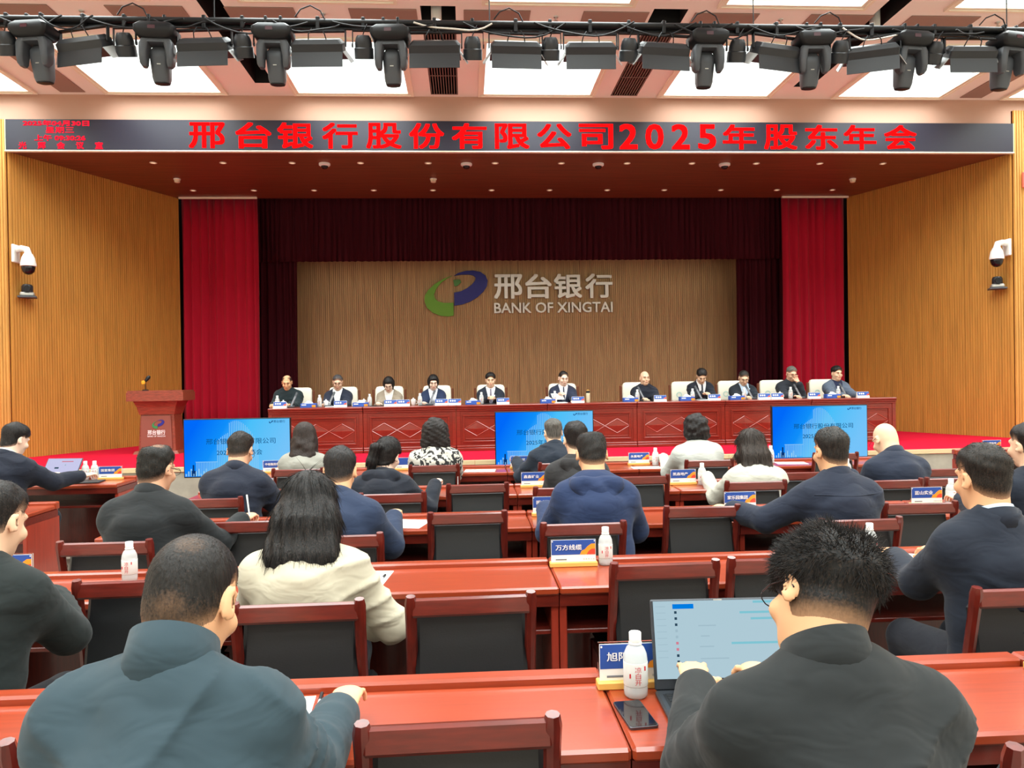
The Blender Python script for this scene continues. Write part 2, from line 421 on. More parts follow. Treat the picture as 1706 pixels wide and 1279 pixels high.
def vent(loc, lab):
    t = thing('air_grille', lab, 'air grille', loc, 0, 'ceiling air grilles')
    sl = None
    for i in range(11):
        xx = -.2 + i * .04
        if sl is None: sl = MB().box(-.006, .006, -1.15, 1.15, -.005, .05).mesh('slat', mat('grille metal', (120, 98, 90), .5))
        o = obj('slat', sl, t); o.location.x = xx
    for yy in (-1.14, -.4, .4, 1.14): MB().box(-.215, .215, yy - .008, yy + .008, -.008, .0).build('cross_bar', mat('grille metal', (120, 98, 90), .5), t)
vent(((VENTS[0][0] + VENTS[0][1]) / 2, 11.16, ZC), 'slatted air grille between the third and middle ceiling light panels')
vent(((VENTS[1][0] + VENTS[1][1]) / 2, 11.16, ZC), 'slatted air grille right of the middle ceiling light panel')
SPOTE = emat('spot lens', (255, 248, 230), 30)
for (xx, yy, lab) in ((-.30, 9.6, 'white cylinder spotlight lit inside the black ceiling box'), (5.38, 9.72, 'white cylinder spotlight lit inside the right black ceiling slot')):
    t = thing('ceiling_spotlight', lab, 'spotlight', (xx, yy, ZC), 0, 'ceiling spotlights')
    MB().lathe([(.0, .25), (.06, .25), (.065, .24), (.065, -.1), (.055, -.1), (.05, -.06)], 20).build('housing', WHITE, t, True)
    MB().lathe([(0, -.075), (.05, -.075)], 20).build('lens', SPOTE, t)
for i, c in enumerate(COLC[1:6]):
    MB_ = MB().lathe([(.035, 0), (.03, -.012), (.012, -.015), (.012, -.05), (.03, -.055), (.03, -.06), (0, -.06)], 12)
    o = MB_.build('sprinkler', SILVER, None, True); o.location = (c, 9.66, ZC)
    tag(o, '%s ceiling sprinkler from the left above the spotlight pipe' % ORD[i], 'sprinkler', 'ceiling sprinklers')

# soffit fittings
DLR = mat('downlight ring', (225, 215, 200), .4)
dl = None
for r, yy in enumerate((13.0, 14.85)):
    for i in range(12):
        lab = '%s small downlight from the left in the %s row of the dark soffit' % (ORD[i], ('front', 'back')[r])
        if dl is None:
            dl = thing('downlight', lab, 'downlight', (0, 0, ZF), 0, 'soffit downlights')
            MB().lathe([(.058, 0), (.058, -.008), (.04, -.008), (.036, 0)], 16).build('ring', DLR, dl, True)
            MB().lathe([(0, -.003), (.038, -.003)], 16).build('lens', mat('downlight lens', (255, 240, 215), .4, emit=(255, 225, 185), estr=.5), dl)
            o = dl
        else: o = copy_tree(dl, lab)
        o.location = (-5.09 + 1.127 * i, yy, ZF)
dc = None
for i, xx in enumerate((-2.31, .06, 2.31, 4.51)):
    lab = '%s white dome camera from the left under the dark soffit' % ORD[i]
    if dc is None:
        dc = thing('dome_camera', lab, 'camera', (xx, 13.04, ZF), 0, 'dome cameras on the soffit')
        MB().lathe([(.095, 0), (.095, -.03), (.07, -.045), (.06, -.045)], 24).build('housing', WHITE, dc, True)
        MB().lathe([(.062, -.04), (.055, -.065), (.035, -.085), (0, -.092)], 20).build('dome', mat('dark dome', (20, 20, 24), .1), dc, 'all')
    else: copy_tree(dc, lab, (xx, 13.04, ZF))
sd = None
for i, xx in enumerate((-5.08, -.54, 7.29)):
    lab = ['left', 'middle', 'right'][i] + ' round smoke detector under the dark soffit'
    if sd is None:
        sd = thing('smoke_detector', lab, 'smoke detector', (xx, 14.02, ZF), 0, 'smoke detectors')
        MB().lathe([(.06, 0), (.06, -.02), (.05, -.03), (.048, -.06), (.03, -.07), (0, -.07)], 20).build('body', mat('smoke detector plastic', (226, 214, 184), .5), sd, True)
        MB().lathe([(.062, 0), (.062, -.012), (.0, -.012)], 20).build('base', WHITE, sd, True)
    else: copy_tree(sd, lab, (xx, 14.02, ZF))

# ------------------------------------------------------------------ LED sign
led = thing('led_sign', 'long dark LED sign with glowing red Chinese lettering above the stage', 'sign', (0, YP, 5.3))
MB().box(-7.06, 9.2, -.06, 0, .012, .49).build('screen', LEDPANEL, led)
MB().box(-7.08, 9.22, -.07, 0, -.008, .012, .003).build('bottom_trim', CREAM, led)
MB().box(9.2, 9.215, -.065, 0, .012, .49).build('end_trim', mat('green trim', (190, 200, 160), .5), led)
MB().box(-7.075, -7.06, -.065, 0, .012, .49).build('end_trim', mat('green trim', (190, 200, 160), .5), led)
for i, x0 in enumerate(LEDX):
    w = .56 if LEDSTR[i] not in '025' else .30
    put_text('lit_character', 'led%d' % i, LEDRED, led, x0, x0 + w, .045, .455, -.064)
LEDRED2 = emat('red led small', (255, 24, 48), 1.8)
put_text('lit_date', 'd0', LEDRED2, led, -6.80, -5.80, .385, .475, -.064)
put_text('lit_weekday', 'd1', LEDRED2, led, -6.46, -6.03, .275, .375, -.064)
put_text('lit_time', 'd2', LEDRED2, led, -6.63, -5.86, .155, .25, -.064)
for i in range(5): put_text('lit_room_name', 'r%d' % i, LEDRED2, led, -6.87 + i * .288, -6.75 + i * .288, .03, .14, -.064)

# ------------------------------------------------------------------ wall logo and letters
LG = .002773
def lp_(pts): return [((px - 87) * LG, (432 - py) * LG) for px, py in pts]
BLUE = lp_([(325, 105), (360, 82), (420, 66), (480, 63), (540, 75), (580, 105), (597, 145), (590, 190), (560, 235), (510, 280), (450, 315), (390, 335), (325, 345), (325, 240), (380, 230), (430, 205), (470, 175), (495, 145), (500, 120), (480, 102), (440, 94), (390, 95), (345, 101)])
GREEN = lp_([(310, 103), (270, 125), (220, 160), (180, 210), (163, 255), (170, 285), (195, 310), (240, 322), (318, 322), (318, 425), (270, 432), (210, 425), (150, 400), (105, 360), (87, 310), (90, 260), (120, 215), (170, 170), (240, 130)])
DOT = lp_([(320, 138), (375, 135), (382, 158), (352, 185), (328, 188)])
MY = Matrix(((1, 0, 0, 0), (0, 0, 1, 0), (0, 1, 0, 0), (0, 0, 0, 1)))
def flatshape(name, poly, sc, ox, oz, y, th, m, parent):
    return MB().prism([(ox + a * sc, oz + b * sc) for a, b in poly], y - th, y, MY).build(name, m, parent)
lg = thing('wall_logo', 'green and blue swirl emblem mounted on the tan stage back wall', 'logo', (-.9, 17.285, 3.07))
flatshape('blue_swirl', BLUE, 1, 0, 0, 0, .06, LOGOB, lg)
flatshape('green_swirl', GREEN, 1, 0, 0, 0, .06, LOGOG, lg)
flatshape('green_dot', DOT, 1, 0, 0, 0, .06, mat('logo dark green', (74, 140, 62), .4), lg)
lt = thing('wall_lettering', 'silver Chinese and English bank lettering on the stage back wall', 'lettering', (.65, 17.285, 3.13))
for i, (a, b) in enumerate(((0, .64), (.70, 1.30), (1.35, 1.99), (2.06, 2.68))):
    put_text('character', 'cn%d' % i, LETTER, lt, a, b, .32, .87, -.05)
put_text('english_line', 'en', LETTER, lt, 0, 2.68, .0, .235, -.035)

# ------------------------------------------------------------------ curtains
def curtain(name, lab, x0, x1, y, z0, z1, pitch, depth, m, seed, group):
    rnd = random.Random(seed); xs = []; x = x0
    while x < x1:
        w = pitch * rnd.uniform(.7, 1.35); xs.append((x, min(w, x1 - x), rnd.uniform(.65, 1.15))); x += w
    pts = []
    for (a, w, d) in xs:
        for k in range(8):
            f = k / 8; pts.append((a + w * f, -depth * d * .5 * (1 - math.cos(2 * math.pi * f)) - depth * .12 * math.sin(4 * math.pi * f + seed)))
    pts.append((x1, 0)); nz = 7; vs = []; fs = []
    for j in range(nz + 1):
        f = j / nz; z = z1 + (z0 - z1) * f; am = .72 + .28 * f
        for i, (px, py) in enumerate(pts): vs.append((px + .012 * math.sin(i * .7 + f * 5), y + py * am, z))
    n = len(pts)
    for j in range(nz):
        for i in range(n - 1): fs.append((j * n + i, j * n + i + 1, (j + 1) * n + i + 1, (j + 1) * n + i))
    t = thing(name, lab, 'curtain', ((x0 + x1) / 2, y, z0), 0, group)
    mb = MB().add([(a - (x0 + x1) / 2, b - y, c - z0) for a, b, c in vs], fs)
    o = mb.build('drape', m, t, 'all'); mo = o.modifiers.new('s', 'SOLIDIFY'); mo.thickness = .012
    MB().box(x0 - (x0 + x1) / 2, (x1 - x0) / 2, -.02, .02, z1 - z0, z1 - z0 + .04).build('header_tape', m, t)
    return t
curtain('stage_curtain', 'bright red velvet curtain hanging at the left of the stage', -5.58, -4.1, 15.6, ZS + .01, 5.42, .17, .1, VELVET, 3, 'red side curtains')
curtain('stage_curtain', 'bright red velvet curtain hanging at the right of the stage', 6.58, 7.9, 15.6, ZS + .01, 5.42, .17, .1, VELVET, 5, 'red side curtains')
curtain('leg_curtain', 'shade-darkened red curtain strip left of the tan back wall', -4.5, -3.5, 16.3, ZS + .01, 5.6, .14, .09, VELVET_SHADED, 8, 'shade-darkened inner curtains')
curtain('leg_curtain', 'shade-darkened red curtain strip right of the tan back wall', 5.85, 7.1, 16.3, ZS + .01, 5.6, .14, .09, VELVET_SHADED, 9, 'shade-darkened inner curtains')
curtain('valance', 'shade-darkened red pleated valance across the top of the stage opening', -4.9, 7.4, 16.15, 4.14, 5.6, .12, .07, VELVET_SHADED, 12, 'shade-darkened inner curtains')

# ------------------------------------------------------------------ wall cameras and exit sign
def ptz(loc, s, lab):
    t = thing('ptz_camera', lab, 'camera', loc, 0, 'white dome cameras on the side walls')
    MB().box(-.02, .02, -.09, .09, -.14, .14, .01).build('wall_plate', WHITE, t)
    MB().tube([(0, 0, .06), (s * .1, -.02, .08), (s * .19, -.04, .06), (s * .21, -.04, -.02)], [.05, .05, .05, .055], 12).build('bracket', WHITE, t, True)
    MB().lathe([(.03, .04), (.06, .03), (.09, -.03), (.11, -.13), (.11, -.16), (.098, -.165)], 24, (s * .21, -.04, -.04)).build('housing', WHITE, t, True)
    MB().lathe([(.098, -.16), (.096, -.2), (.08, -.25), (.045, -.285), (0, -.295)], 24, (s * .21, -.04, -.04)).build('dome', mat('dark dome', (20, 20, 24), .1), t, 'all')
ptz((-6.99, 12.44, 3.72), 1, 'white dome camera on a bracket on the left wood wall')
ptz((9.13, 12.44, 3.73), -1, 'white dome camera on a bracket on the right wood wall')
def boxcam(loc, s, lab):
    t = thing('conference_camera', lab, 'camera', loc, R(s * 25), 'conference cameras on the side walls')
    MB().box(-.13, .13, -.12, .1, -.03, 0, .006).build('shelf', METALG, t)
    MB().box(-.1, .1, -.09, .07, 0, .06, .015).build('base', SILVER, t)
    MB().lathe([(.0, .0), (.075, .0), (.082, .03), (.08, .1), (.06, .13), (0, .14)], 20, (0, -.01, .055)).build('head', METALG2, t, True)
    MB().lathe([(0, .02), (.045, .02), (.05, .01), (.05, -.03)], 20, (0, 0, 0), T4((0, -.085, .115), (R(90), 0, 0))).build('lens', METALB, t, True)
boxcam((-6.9, 12.58, 3.07), 1, 'small conference camera on a shelf below the left dome camera')
boxcam((9.05, 12.58, 3.07), -1, 'small conference camera on a shelf below the right dome camera')
ex = thing('exit_sign', 'small pink-red sign on the bright wood wall at the right edge', 'sign', (9.52, YP - .035, 4.72))
MB().box(-.16, .16, -.05, 0, 0, .26, .01).build('box', mat('exit sign red', (226, 120, 104), .5, emit=(226, 90, 80), estr=.25), ex)
put_text('lettering', 'exit', INKW, ex, -.13, .13, .03, .23, -.052)

# ------------------------------------------------------------------ lighting pipe and fixtures
PY, PZ = 8.0, 5.33
pipe = thing('lighting_pipe', 'long black pipe carrying the row of stage lights under the ceiling', 'pipe', (0, PY, PZ))
MB().tube([(-6.5, 0, 0), (8.5, 0, 0)], .032, 12).build('bar', METALB, pipe, True)
MB().box(-6.5, 8.5, .03, .06, -.055, -.01).build('cable_tray', METALB, pipe)
for xx in (-5.3, -2.5, .3, 3.1, 5.9): MB().tube([(xx, 0, 0), (xx, 0, ZC - PZ)], .006, 6).build('hanger', METALB, pipe)

def rrect(w, d, r, z, cx=0, cy=0, n=4):
    pts = []
    for sx, sy, a0 in ((1, 1, 0), (-1, 1, 90), (-1, -1, 180), (1, -1, 270)):
        for k in range(n + 1):
            a = R(a0 + 90 * k / n); pts.append((cx + sx * (w - r) + r * math.cos(a), cy + sy * (d - r) + r * math.sin(a), z))
    return pts
def moving_head():
    t = thing('moving_head_light', 'x', 'stage light', (0, PY, PZ), 0, 'moving head lights on the pipe')
    for q in (-.075, .075): MB().box(q - .015, q + .015, -.03, .03, -.08, .05, .006).build('clamp', METALB, t)
    MB().loft([rrect(.15, .11, .03, -.06), rrect(.2, .14, .04, -.1), rrect(.2, .14, .04, -.15), rrect(.165, .12, .04, -.2), rrect(.12, .1, .04, -.215)]).build('base', METALB, t, True)
    mb = MB()
    for s in (-1, 1):
        mb.loft([rrect(.05, .075, .03, -.2, s * .09), rrect(.045, .08, .03, -.26, s * .12), rrect(.036, .075, .03, -.38, s * .13), rrect(.032, .06, .026, -.45, s * .128), rrect(.02, .035, .015, -.48, s * .122)])
    mb.loft([rrect(.12, .075, .03, -.2), rrect(.14, .075, .03, -.25)])
    mb.build('yoke', METALG, t, True)
    h = MB().loft([[Vector((x, y * 1.0, z)) for x, y, z in rrect(*a)] for a in ((.06, .06, .03, -.26), (.09, .085, .04, -.30), (.094, .09, .045, -.37), (.09, .085, .05, -.46), (.084, .08, .05, -.56), (.075, .07, .05, -.60))]).build('head', METALG, t, True)
    h.rotation_euler = (R(9), 0, 0); h.location = (0, .05, .01)
    MB().loft([rrect(.076, .071, .05, -.595), rrect(.07, .066, .05, -.612), rrect(.045, .04, .035, -.62)]).build('lens', METALB, h, True)
    MB().box(-.018, .018, -.092, -.088, -.435, -.427).build('badge', SILVER, h)
    MB().box(-.05, .02, -.143, -.137, -.145, -.11).build('display', mat('rig display', (70, 30, 40), .3), t)
    return t
def panel_light():
    t = thing('panel_light', 'x', 'stage light', (0, PY, PZ), 0, 'barn door panel lights on the pipe')
    MB().box(-.02, .02, -.03, .03, -.09, .05, .006).build('clamp', METALB, t)
    MB().box(-.285, .285, -.018, .018, -.105, -.085).box(-.285, -.273, -.018, .018, -.25, -.085).box(.273, .285, -.018, .018, -.25, -.085).build('yoke', METALB, t)
    b = MB().loft([rrect(.225, .07, .02, .06, 0, 0), rrect(.262, .1, .02, .02), rrect(.262, .1, .02, -.06)]).build('body', METALG2, t)
    b.location = (0, 0, -.24); b.rotation_euler = (R(28), 0, 0)
    MB().box(-.24, .24, -.08, .08, -.064, -.058).build('diffuser', mat('unlit panel', (200, 205, 205), .5), b)
    for q in (.09, -.09): MB().tube([(q, -.02, .06), (q * .9, -.03, .11), (q * .5, .0, .16)], .006, 5).build('power_lead', METALB, b)
    d = MB().box(-.258, .258, -.004, .004, -.15, 0).build('barn_door', METALG2, b); d.location = (0, -.1, -.055); d.rotation_euler = (R(-30), 0, 0)
    d = MB().box(-.258, .258, -.004, .004, -.15, 0).build('barn_door', METALG2, b); d.location = (0, .1, -.055); d.rotation_euler = (R(50), 0, 0)
    for s in (-1, 1):
        d = MB().box(-.003, .003, -.09, .09, -.13, 0).build('barn_door', mat('pale barn door', (190, 195, 198), .4), b); d.location = (s * .262, 0, -.055); d.rotation_euler = (0, R(-35 * s), 0)
    MB().box(-.04, .04, -.074, -.066, .03, .048).build('badge', mat('red badge', (150, 30, 40), .5), b)
    return t
def par_can():
    t = thing('par_light', 'x', 'stage light', (0, PY, PZ), 0, 'par lights on the pipe')
    MB().box(-.018, .018, -.028, .028, -.08, .05, .006).build('clamp', METALB, t)
    MB().box(-.115, .115, -.015, .015, -.09, -.078).box(-.115, -.107, -.015, .015, -.25, -.078).box(.107, .115, -.015, .015, -.25, -.078).build('yoke', METALB, t)
    c = MB().lathe([(0, .1), (.06, .095), (.076, .07), (.088, .02), (.088, -.02), (.098, -.03), (.098, -.13), (.092, -.13), (.088, -.1)], 22).build('can', METALG2, t, True)
    c.location = (0, 0, -.235); c.rotation_euler = (R(22), 0, 0)
    MB().lathe([(0, -.09), (.088, -.09)], 20).build('lens', mat('par lens', (50, 52, 60), .2), c)
    MB().tube([(0, .0, .1), (.02, 0, .15), (.05, .0, .2)], .006, 5).build('power_lead', METALB, c)
    for s in (-1, 1): MB().lathe([(0, .012), (.022, .012), (.022, 0), (.0, 0)], 10, M=T4((s * .108, 0, -.235), (0, R(90 * s), 0))).build('knob', METALB, t)
    return t
FIX = [('par', -4.54), ('mh', -4.27), ('pan', -3.79), ('par', -3.39), ('mh', -3.07), ('pan', -2.6), ('par', -2.22), ('mh', -1.91), ('pan', -1.46), ('par', -1.0), ('mh', -.72), ('pan', -.27), ('par', .12), ('pan', .57), ('par', .93), ('pan', 1.35), ('par', 1.76), ('pan', 2.13), ('mh', 2.6), ('par', 2.92), ('pan', 3.34), ('mh', 3.75), ('par', 4.04), ('pan', 4.39), ('mh', 4.82), ('par', 5.08), ('pan', 5.48), ('mh', 5.93)]
ROTS = {('pan', 0): -16, ('pan', 1): -5, ('pan', 7): 14, ('pan', 6): 6, ('pan', 8): -20, ('mh', 0): -8, ('mh', 1): 4, ('mh', 6): 6, ('mh', 7): 10, ('par', 9): 12}
proto = {}; cnt = {'par': 0, 'mh': 0, 'pan': 0}
NM = {'par': 'round black par light', 'mh': 'grey moving head light', 'pan': 'rectangular barn door panel light'}
TOT = {k: sum(1 for f in FIX if f[0] == k) for k in cnt}
for k, xx in FIX:
    i = cnt[k]; cnt[k] += 1
    lab = '%s %s from the left on the ceiling pipe' % (ORD[i], NM[k])
    if k not in proto:
        proto[k] = o = {'par': par_can, 'mh': moving_head, 'pan': panel_light}[k](); o['label'] = lab
    else: o = copy_tree(proto[k], lab)
    o.location = (xx, PY, PZ); o.rotation_euler = (0, 0, R(ROTS.get((k, i), random.uniform(-3, 3))))
rc = random.Random(4)
cx = -4.6
ci = 0
ORDC = ORD + ['fifteenth', 'sixteenth', 'seventeenth', 'eighteenth', 'nineteenth', 'twentieth', 'twenty-first', 'twenty-second', 'twenty-third', 'twenty-fourth', 'twenty-fifth', 'twenty-sixth']
CABLE = mat('black cable', (20, 20, 24), .6); CABLEW = mat('white cable', (220, 214, 205), .6)
while cx < 6.2:
    w = rc.uniform(.5, 1.1); dz = rc.uniform(.06, .16); yy = PY - rc.uniform(.05, .09)
    pts = [(w * f - w / 2, yy - PY + .03 * math.sin(9 * f + cx), -dz * (1 - (2 * f - 1) ** 2) + .02 * math.sin(7 * f + cx) - .02) for f in [q / 10 for q in range(11)]]
    white = (-.6 < cx + w / 2 < 0) or (4.2 < cx + w / 2 < 4.8)
    o = MB().tube(pts, .009, 6).build('power_cable', CABLEW if white else CABLE, None, True); o.location = (cx + w / 2, PY, PZ)
    tag(o, '%s from the left of the cables under the pipe, %s' % (ORDC[ci], 'white' if white else 'black'), 'cable', 'cables along the lighting pipe')
    ci += 1
    if ci % 3 == 0:
        o = MB().tube([(0, -.04, 0), (.06, -.06, .07), (.16, -.06, .11), (.26, -.05, .06), (.3, -.04, -.02)], .007, 6).build('cable_loop', CABLE, None, True); o.location = (cx + w * .3, PY, PZ + .03)
        tag(o, 'black cable loop standing up over the pipe, %s from the left' % ORD[ci // 3 - 1], 'cable', 'cable loops above the pipe')
    cx += w * rc.uniform(.6, .9)

# ------------------------------------------------------------------ TVs below the stage
def screen_mat():
    m = bpy.data.materials.new('slide background'); m.use_nodes = True; nt = m.node_tree; nt.nodes.remove(nt.nodes['Principled BSDF'])
    tc = nt.nodes.new('ShaderNodeTexCoord'); sp = nt.nodes.new('ShaderNodeSeparateXYZ'); mr = nt.nodes.new('ShaderNodeMapRange')
    mr.inputs['From Min'].default_value = -.65; mr.inputs['From Max'].default_value = .65
    ad = nt.nodes.new('ShaderNodeMath'); ad.operation = 'MULTIPLY_ADD'; ad.inputs[1].default_value = -.55
    rp = nt.nodes.new('ShaderNodeValToRGB'); e = nt.nodes.new('ShaderNodeEmission'); e.inputs[1].default_value = .95
    el = rp.color_ramp.elements; el[0].color = lin((0, 108, 255)); el[1].color = lin((120, 200, 255)); el[1].position = .95
    q = rp.color_ramp.elements.new(.28); q.color = lin((16, 146, 255)); q = rp.color_ramp.elements.new(.5); q.color = lin((76, 196, 255))
    nt.links.new(tc.outputs['Object'], sp.inputs[0]); nt.links.new(sp.outputs['Z'], ad.inputs[0]); nt.links.new(sp.outputs['X'], ad.inputs[2])
    nt.links.new(ad.outputs[0], mr.inputs['Value']); nt.links.new(mr.outputs[0], rp.inputs[0]); nt.links.new(rp.outputs[0], e.inputs[0])
    nt.links.new(e.outputs[0], nt.nodes['Material Output'].inputs[0]); return m
SLIDE = screen_mat()
SLIDEW = emat('slide pale lines', (150, 212, 255), .9); SLIDED = emat('slide text blue', (16, 92, 150), .8); SLIDEN = emat('slide navy', (10, 60, 130), .8)
def tv(loc, w, h, lab):
    t = thing('television', lab, 'television', (loc[0], loc[1], 0), 0, 'slide screens below the stage')
    z0 = loc[2]; zc = z0 + h / 2
    MB().box(-w / 2, w / 2, 0, .05, z0, z0 + h, .006).build('bezel', METALB, t)
    s = MB().box(-w / 2 + .012, w / 2 - .012, -.004, 0, -h / 2 + .014, h / 2 - .012).build('screen', SLIDE, t); s.location = (0, 0, zc)
    mb = MB()
    for i in range(24):
        x = -.24 + i * .021; f = (x + .24) / .5; top = .05 + .28 * math.sin(math.pi * min(1, f * .95 + .08)) ** .9 * (1 if f > .28 else .55)
        mb.box(x, x + .007, -.0055, -.0042, -h / 2 + .02, max(top, -.1))
    for i in range(13): mb.box(-.49 + i * .019, -.483 + i * .019, -.0055, -.0042, -h / 2 + .03, -.17)
    mb.box(-.5, -.24, -.0055, -.0042, -.17, -.163)
    for i in range(10): mb.box(-.62 + i * .03, -.605 + i * .03, -.0055, -.0042, -h / 2 + .02, -h / 2 + .05 + .03 * (i % 3))
    mb.build('tower_picture', SLIDEW, s)
    MB().box(-.535, -.515, -.0055, -.0042, -h / 2 + .02, -.2).box(-.56, -.5, -.0055, -.0042, -h / 2 + .02, -.27).build('small_buildings', SLIDEN, s)
    put_text('slide_title', 'tv1', SLIDED, s, -.37, .46, .045, .115, -.007)
    put_text('slide_subtitle', 'tv2', SLIDED, s, -.245, .30, -.09, -.02, -.007)
    put_text('slide_logo_text', 'tvl', SLIDEN, s, .44, .58, .295, .328, -.007)
    flatshape('slide_logo', BLUE, .035, .385, .29, -.006, .001, SLIDEN, s); flatshape('slide_logo', GREEN, .035, .385, .29, -.006, .001, SLIDEN, s)
    for sx in (-1, 1):
        MB().box(sx * .3 - .03, sx * .3 + .03, .05, .09, .04, zc, .004).build('upright', METALB, t)
        MB().box(sx * .3 - .035, sx * .3 + .035, -.16, .3, 0, .04, .008).build('foot', METALB, t)
    MB().box(-.3, .3, .055, .085, .2, .24, .004).build('cross_rail', METALB, t)
    return t
tv((-2.80, 9.55, .50), 1.285, .715, 'left television showing the blue meeting slide below the lectern')
tv((1.02, 10.1, .50), 1.31, .715, 'middle television showing the blue meeting slide below the stage table')
tv((4.80, 10.2, .50), 1.34, .72, 'right television showing the blue meeting slide below the stage table')

# ------------------------------------------------------------------ podium
pd = thing('lectern', 'reddish wooden lectern with emblem standing at the left of the stage', 'lectern', (-5.03, 13.0, ZS))
def trap(mb, z0, z1, w0, w1, d0, d1, yc=0.0): mb.loft([rrect(w0, d0, .012, z0, 0, yc, 2), rrect(w1, d1, .012, z1, 0, yc, 2)])
mb = MB(); trap(mb, .04, .64, .30, .265, .2, .18); mb.build('column', PODWOOD, pd)
mb = MB(); mb.prism([(-.255, .08), (.245, .08), (.225, .62), (-.235, .62)], -.215, -.185, MY); mb.build('front_panel', mat('podium panel', (136, 80, 68), .45), pd)
mb = MB(); trap(mb, .0, .05, .37, .34, .27, .25); mb.build('base', PODWOOD, pd)
mb = MB(); trap(mb, .64, .76, .28, .31, .2, .22); trap(mb, .76, .87, .31, .36, .22, .25); mb.build('neck', PODWOOD, pd)
top = [(-.45, .28)] + [(-.45 + .9 * k / 10, -.27 - .06 * math.sin(math.pi * k / 10)) for k in range(11)] + [(.45, .28)]
MB().prism(top, .86, 1.0).build('top_board', PODWOOD, pd)
MB().prism([(a * .97, b * .95) for a, b in top], 1.0, 1.03).build('reading_surface', PODWOOD, pd)
e = flatshape('emblem', BLUE, .14, -.07, .41, -.217, .004, LOGOB, pd); e['label'] = 'small blue half of the swirl emblem'
e = flatshape('emblem', GREEN, .14, -.07, .41, -.217, .004, mat('emblem dark green', (50, 140, 80), .4), pd); e['label'] = 'small green half of the swirl emblem'
put_text('lettering', 'pod', INKW, pd, -.14, .14, .31, .39, -.22); put_text('english_line', 'enf', INKW, pd, -.14, .14, .275, .3, -.22)
gm = thing('gooseneck_microphone', 'black microphone with yellow band standing on the lectern', 'microphone', (-5.24, 12.9, ZS + 1.03))
MB().lathe([(.05, 0), (.05, .012), (.015, .02), (.0, .02)], 16).build('base', METALB, gm, True)
MB().tube([(0, 0, .015), (0, 0, .13), (0, 0, .17)], .006, 8).build('stem', METALB, gm)
MB().lathe([(0, 0), (.018, 0), (.03, .05), (.032, .08), (.02, .11), (0, .115)], 14, M=T4((.0, 0, .15), (R(-20), R(32), 0))).build('head', METALB, gm, True)
MB().lathe([(0, -.03), (.028, -.03), (.034, .0), (.028, .03), (0, .03)], 12, (-.03, 0, .135)).build('band', mat('yellow band', (240, 170, 40), .5), gm, True)

# ------------------------------------------------------------------ stage table: seven units
def stage_unit():
    t = thing('stage_table', 'x', 'table', (0, 0, 0), R(1.2), 'stage table units')
    w = .722
    MB().box(-w, w, -.05, .62, .69, .725, .008).build('table_top', STAGEWOOD, t)
    MB().box(-w, w, -.035, .6, .66, .69, .006).box(-w, w, -.02, .58, .63, .66, .006).build('top_moulding', STAGEWOOD, t)
    MB().box(-w, w, .0, .03, .08, .63).build('front_panel', STAGEWOOD, t)
    MB().box(-w, w, -.03, .05, 0, .05, .006).box(-w, w, -.02, .04, .05, .085, .008).build('plinth', STAGEWOOD, t)
    for s in (-1, 1):
        MB().box(s * w - .06 if s > 0 else -w, w if s > 0 else -w + .06, -.012, .0, .085, .63, .003).build('pilaster', STAGEWOOD, t)
        MB().box(s * w - .03 if s > 0 else -w, w if s > 0 else -w + .03, .03, .56, 0, .63).build('end_panel', STAGEWOOD, t)
    mb = MB(); a = w - .1
    mb.box(-a, a, -.018, 0, .545, .575, .005).box(-a, a, -.018, 0, .13, .16, .005).box(-a, -a + .03, -.018, 0, .16, .545, .005).box(a - .03, a, -.018, 0, .16, .545, .005)
    mb.box(-a + .05, a - .05, -.008, 0, .51, .525, .003).box(-a + .05, a - .05, -.008, 0, .18, .195, .003)
    mb.build('frame_moulding', STAGEWOOD, t)
    dm = None
    for k in (-1, 0, 1):
        if dm is None:
            h, v, d = .2, .115, .012
            dm = MB().add([(-h, 0, 0), (0, 0, v), (h, 0, 0), (0, 0, -v), (0, -d, 0)], [(0, 1, 4), (1, 2, 4), (2, 3, 4), (3, 0, 4)]).mesh('diamond', STAGEWOOD)
            i2 = .03
            dr = MB()
            for p, q in (((-h, 0), (0, v)), ((0, v), (h, 0)), ((h, 0), (0, -v)), ((0, -v), (-h, 0))):
                dr.tube([(p[0], -.004, p[1]), (q[0], -.004, q[1])], .0065, 6)
            dr = dr.mesh('diamond_edge', mat('polished wood edge', (150, 50, 32), .16, coat=.9))
        o = obj('diamond', dm, t); o.location = (k * .4, 0, .35); q = obj('diamond_edge', dr, o)
    return t
su = None
for k in range(7):
    xx = -3.07 + 1.45 * (k + .5); lab = '%s panelled red wood section from the left of the long stage table' % ORD[k]
    if su is None: su = stage_unit(); su['label'] = lab; o = su
    else: o = copy_tree(su, lab)
    o.location = (xx, 12.2 + .021 * (xx - 2), ZS); o.rotation_euler = (0, 0, R(1.2))

# ------------------------------------------------------------------ audience desks
DW, DD = 1.275, .47
def desk():
    t = thing('audience_desk', 'x', 'desk', (0, 0, 0), 0, 'audience desks')
    w = DW / 2 - .002
    MB().box(-w, w, -DD, -.065, .715, .75, .008).build('desk_top', CHERRY, t)
    MB().box(-w, w, -.062, .0, .715, .772, .008).build('raised_ledge', CHERRY, t)
    MB().box(-w, w, -DD + .015, -.03, .665, .715).build('apron', DARKWOODH, t)
    MB().box(-w + .03, w - .03, -DD + .05, -.04, .535, .555, .003).build('shelf', DARKWOODH, t)
    for s in (-1, 1):
        a, b = sorted((s * w, s * (w - .032))); MB().box(a, b, -DD + .03, -.01, 0, .665, .004).build('side_panel', CHERRYV, t)
    MB().box(-w + .032, w - .032, -.04, -.02, .12, .66).build('front_panel', DARKWOOD, t)
    MB().box(-w + .032, w - .032, -.06, -.02, .06, .12).build('kick_rail', DARKWOODH, t)
    return t
SEAM = [-2.17 + DW * k for k in range(6)]
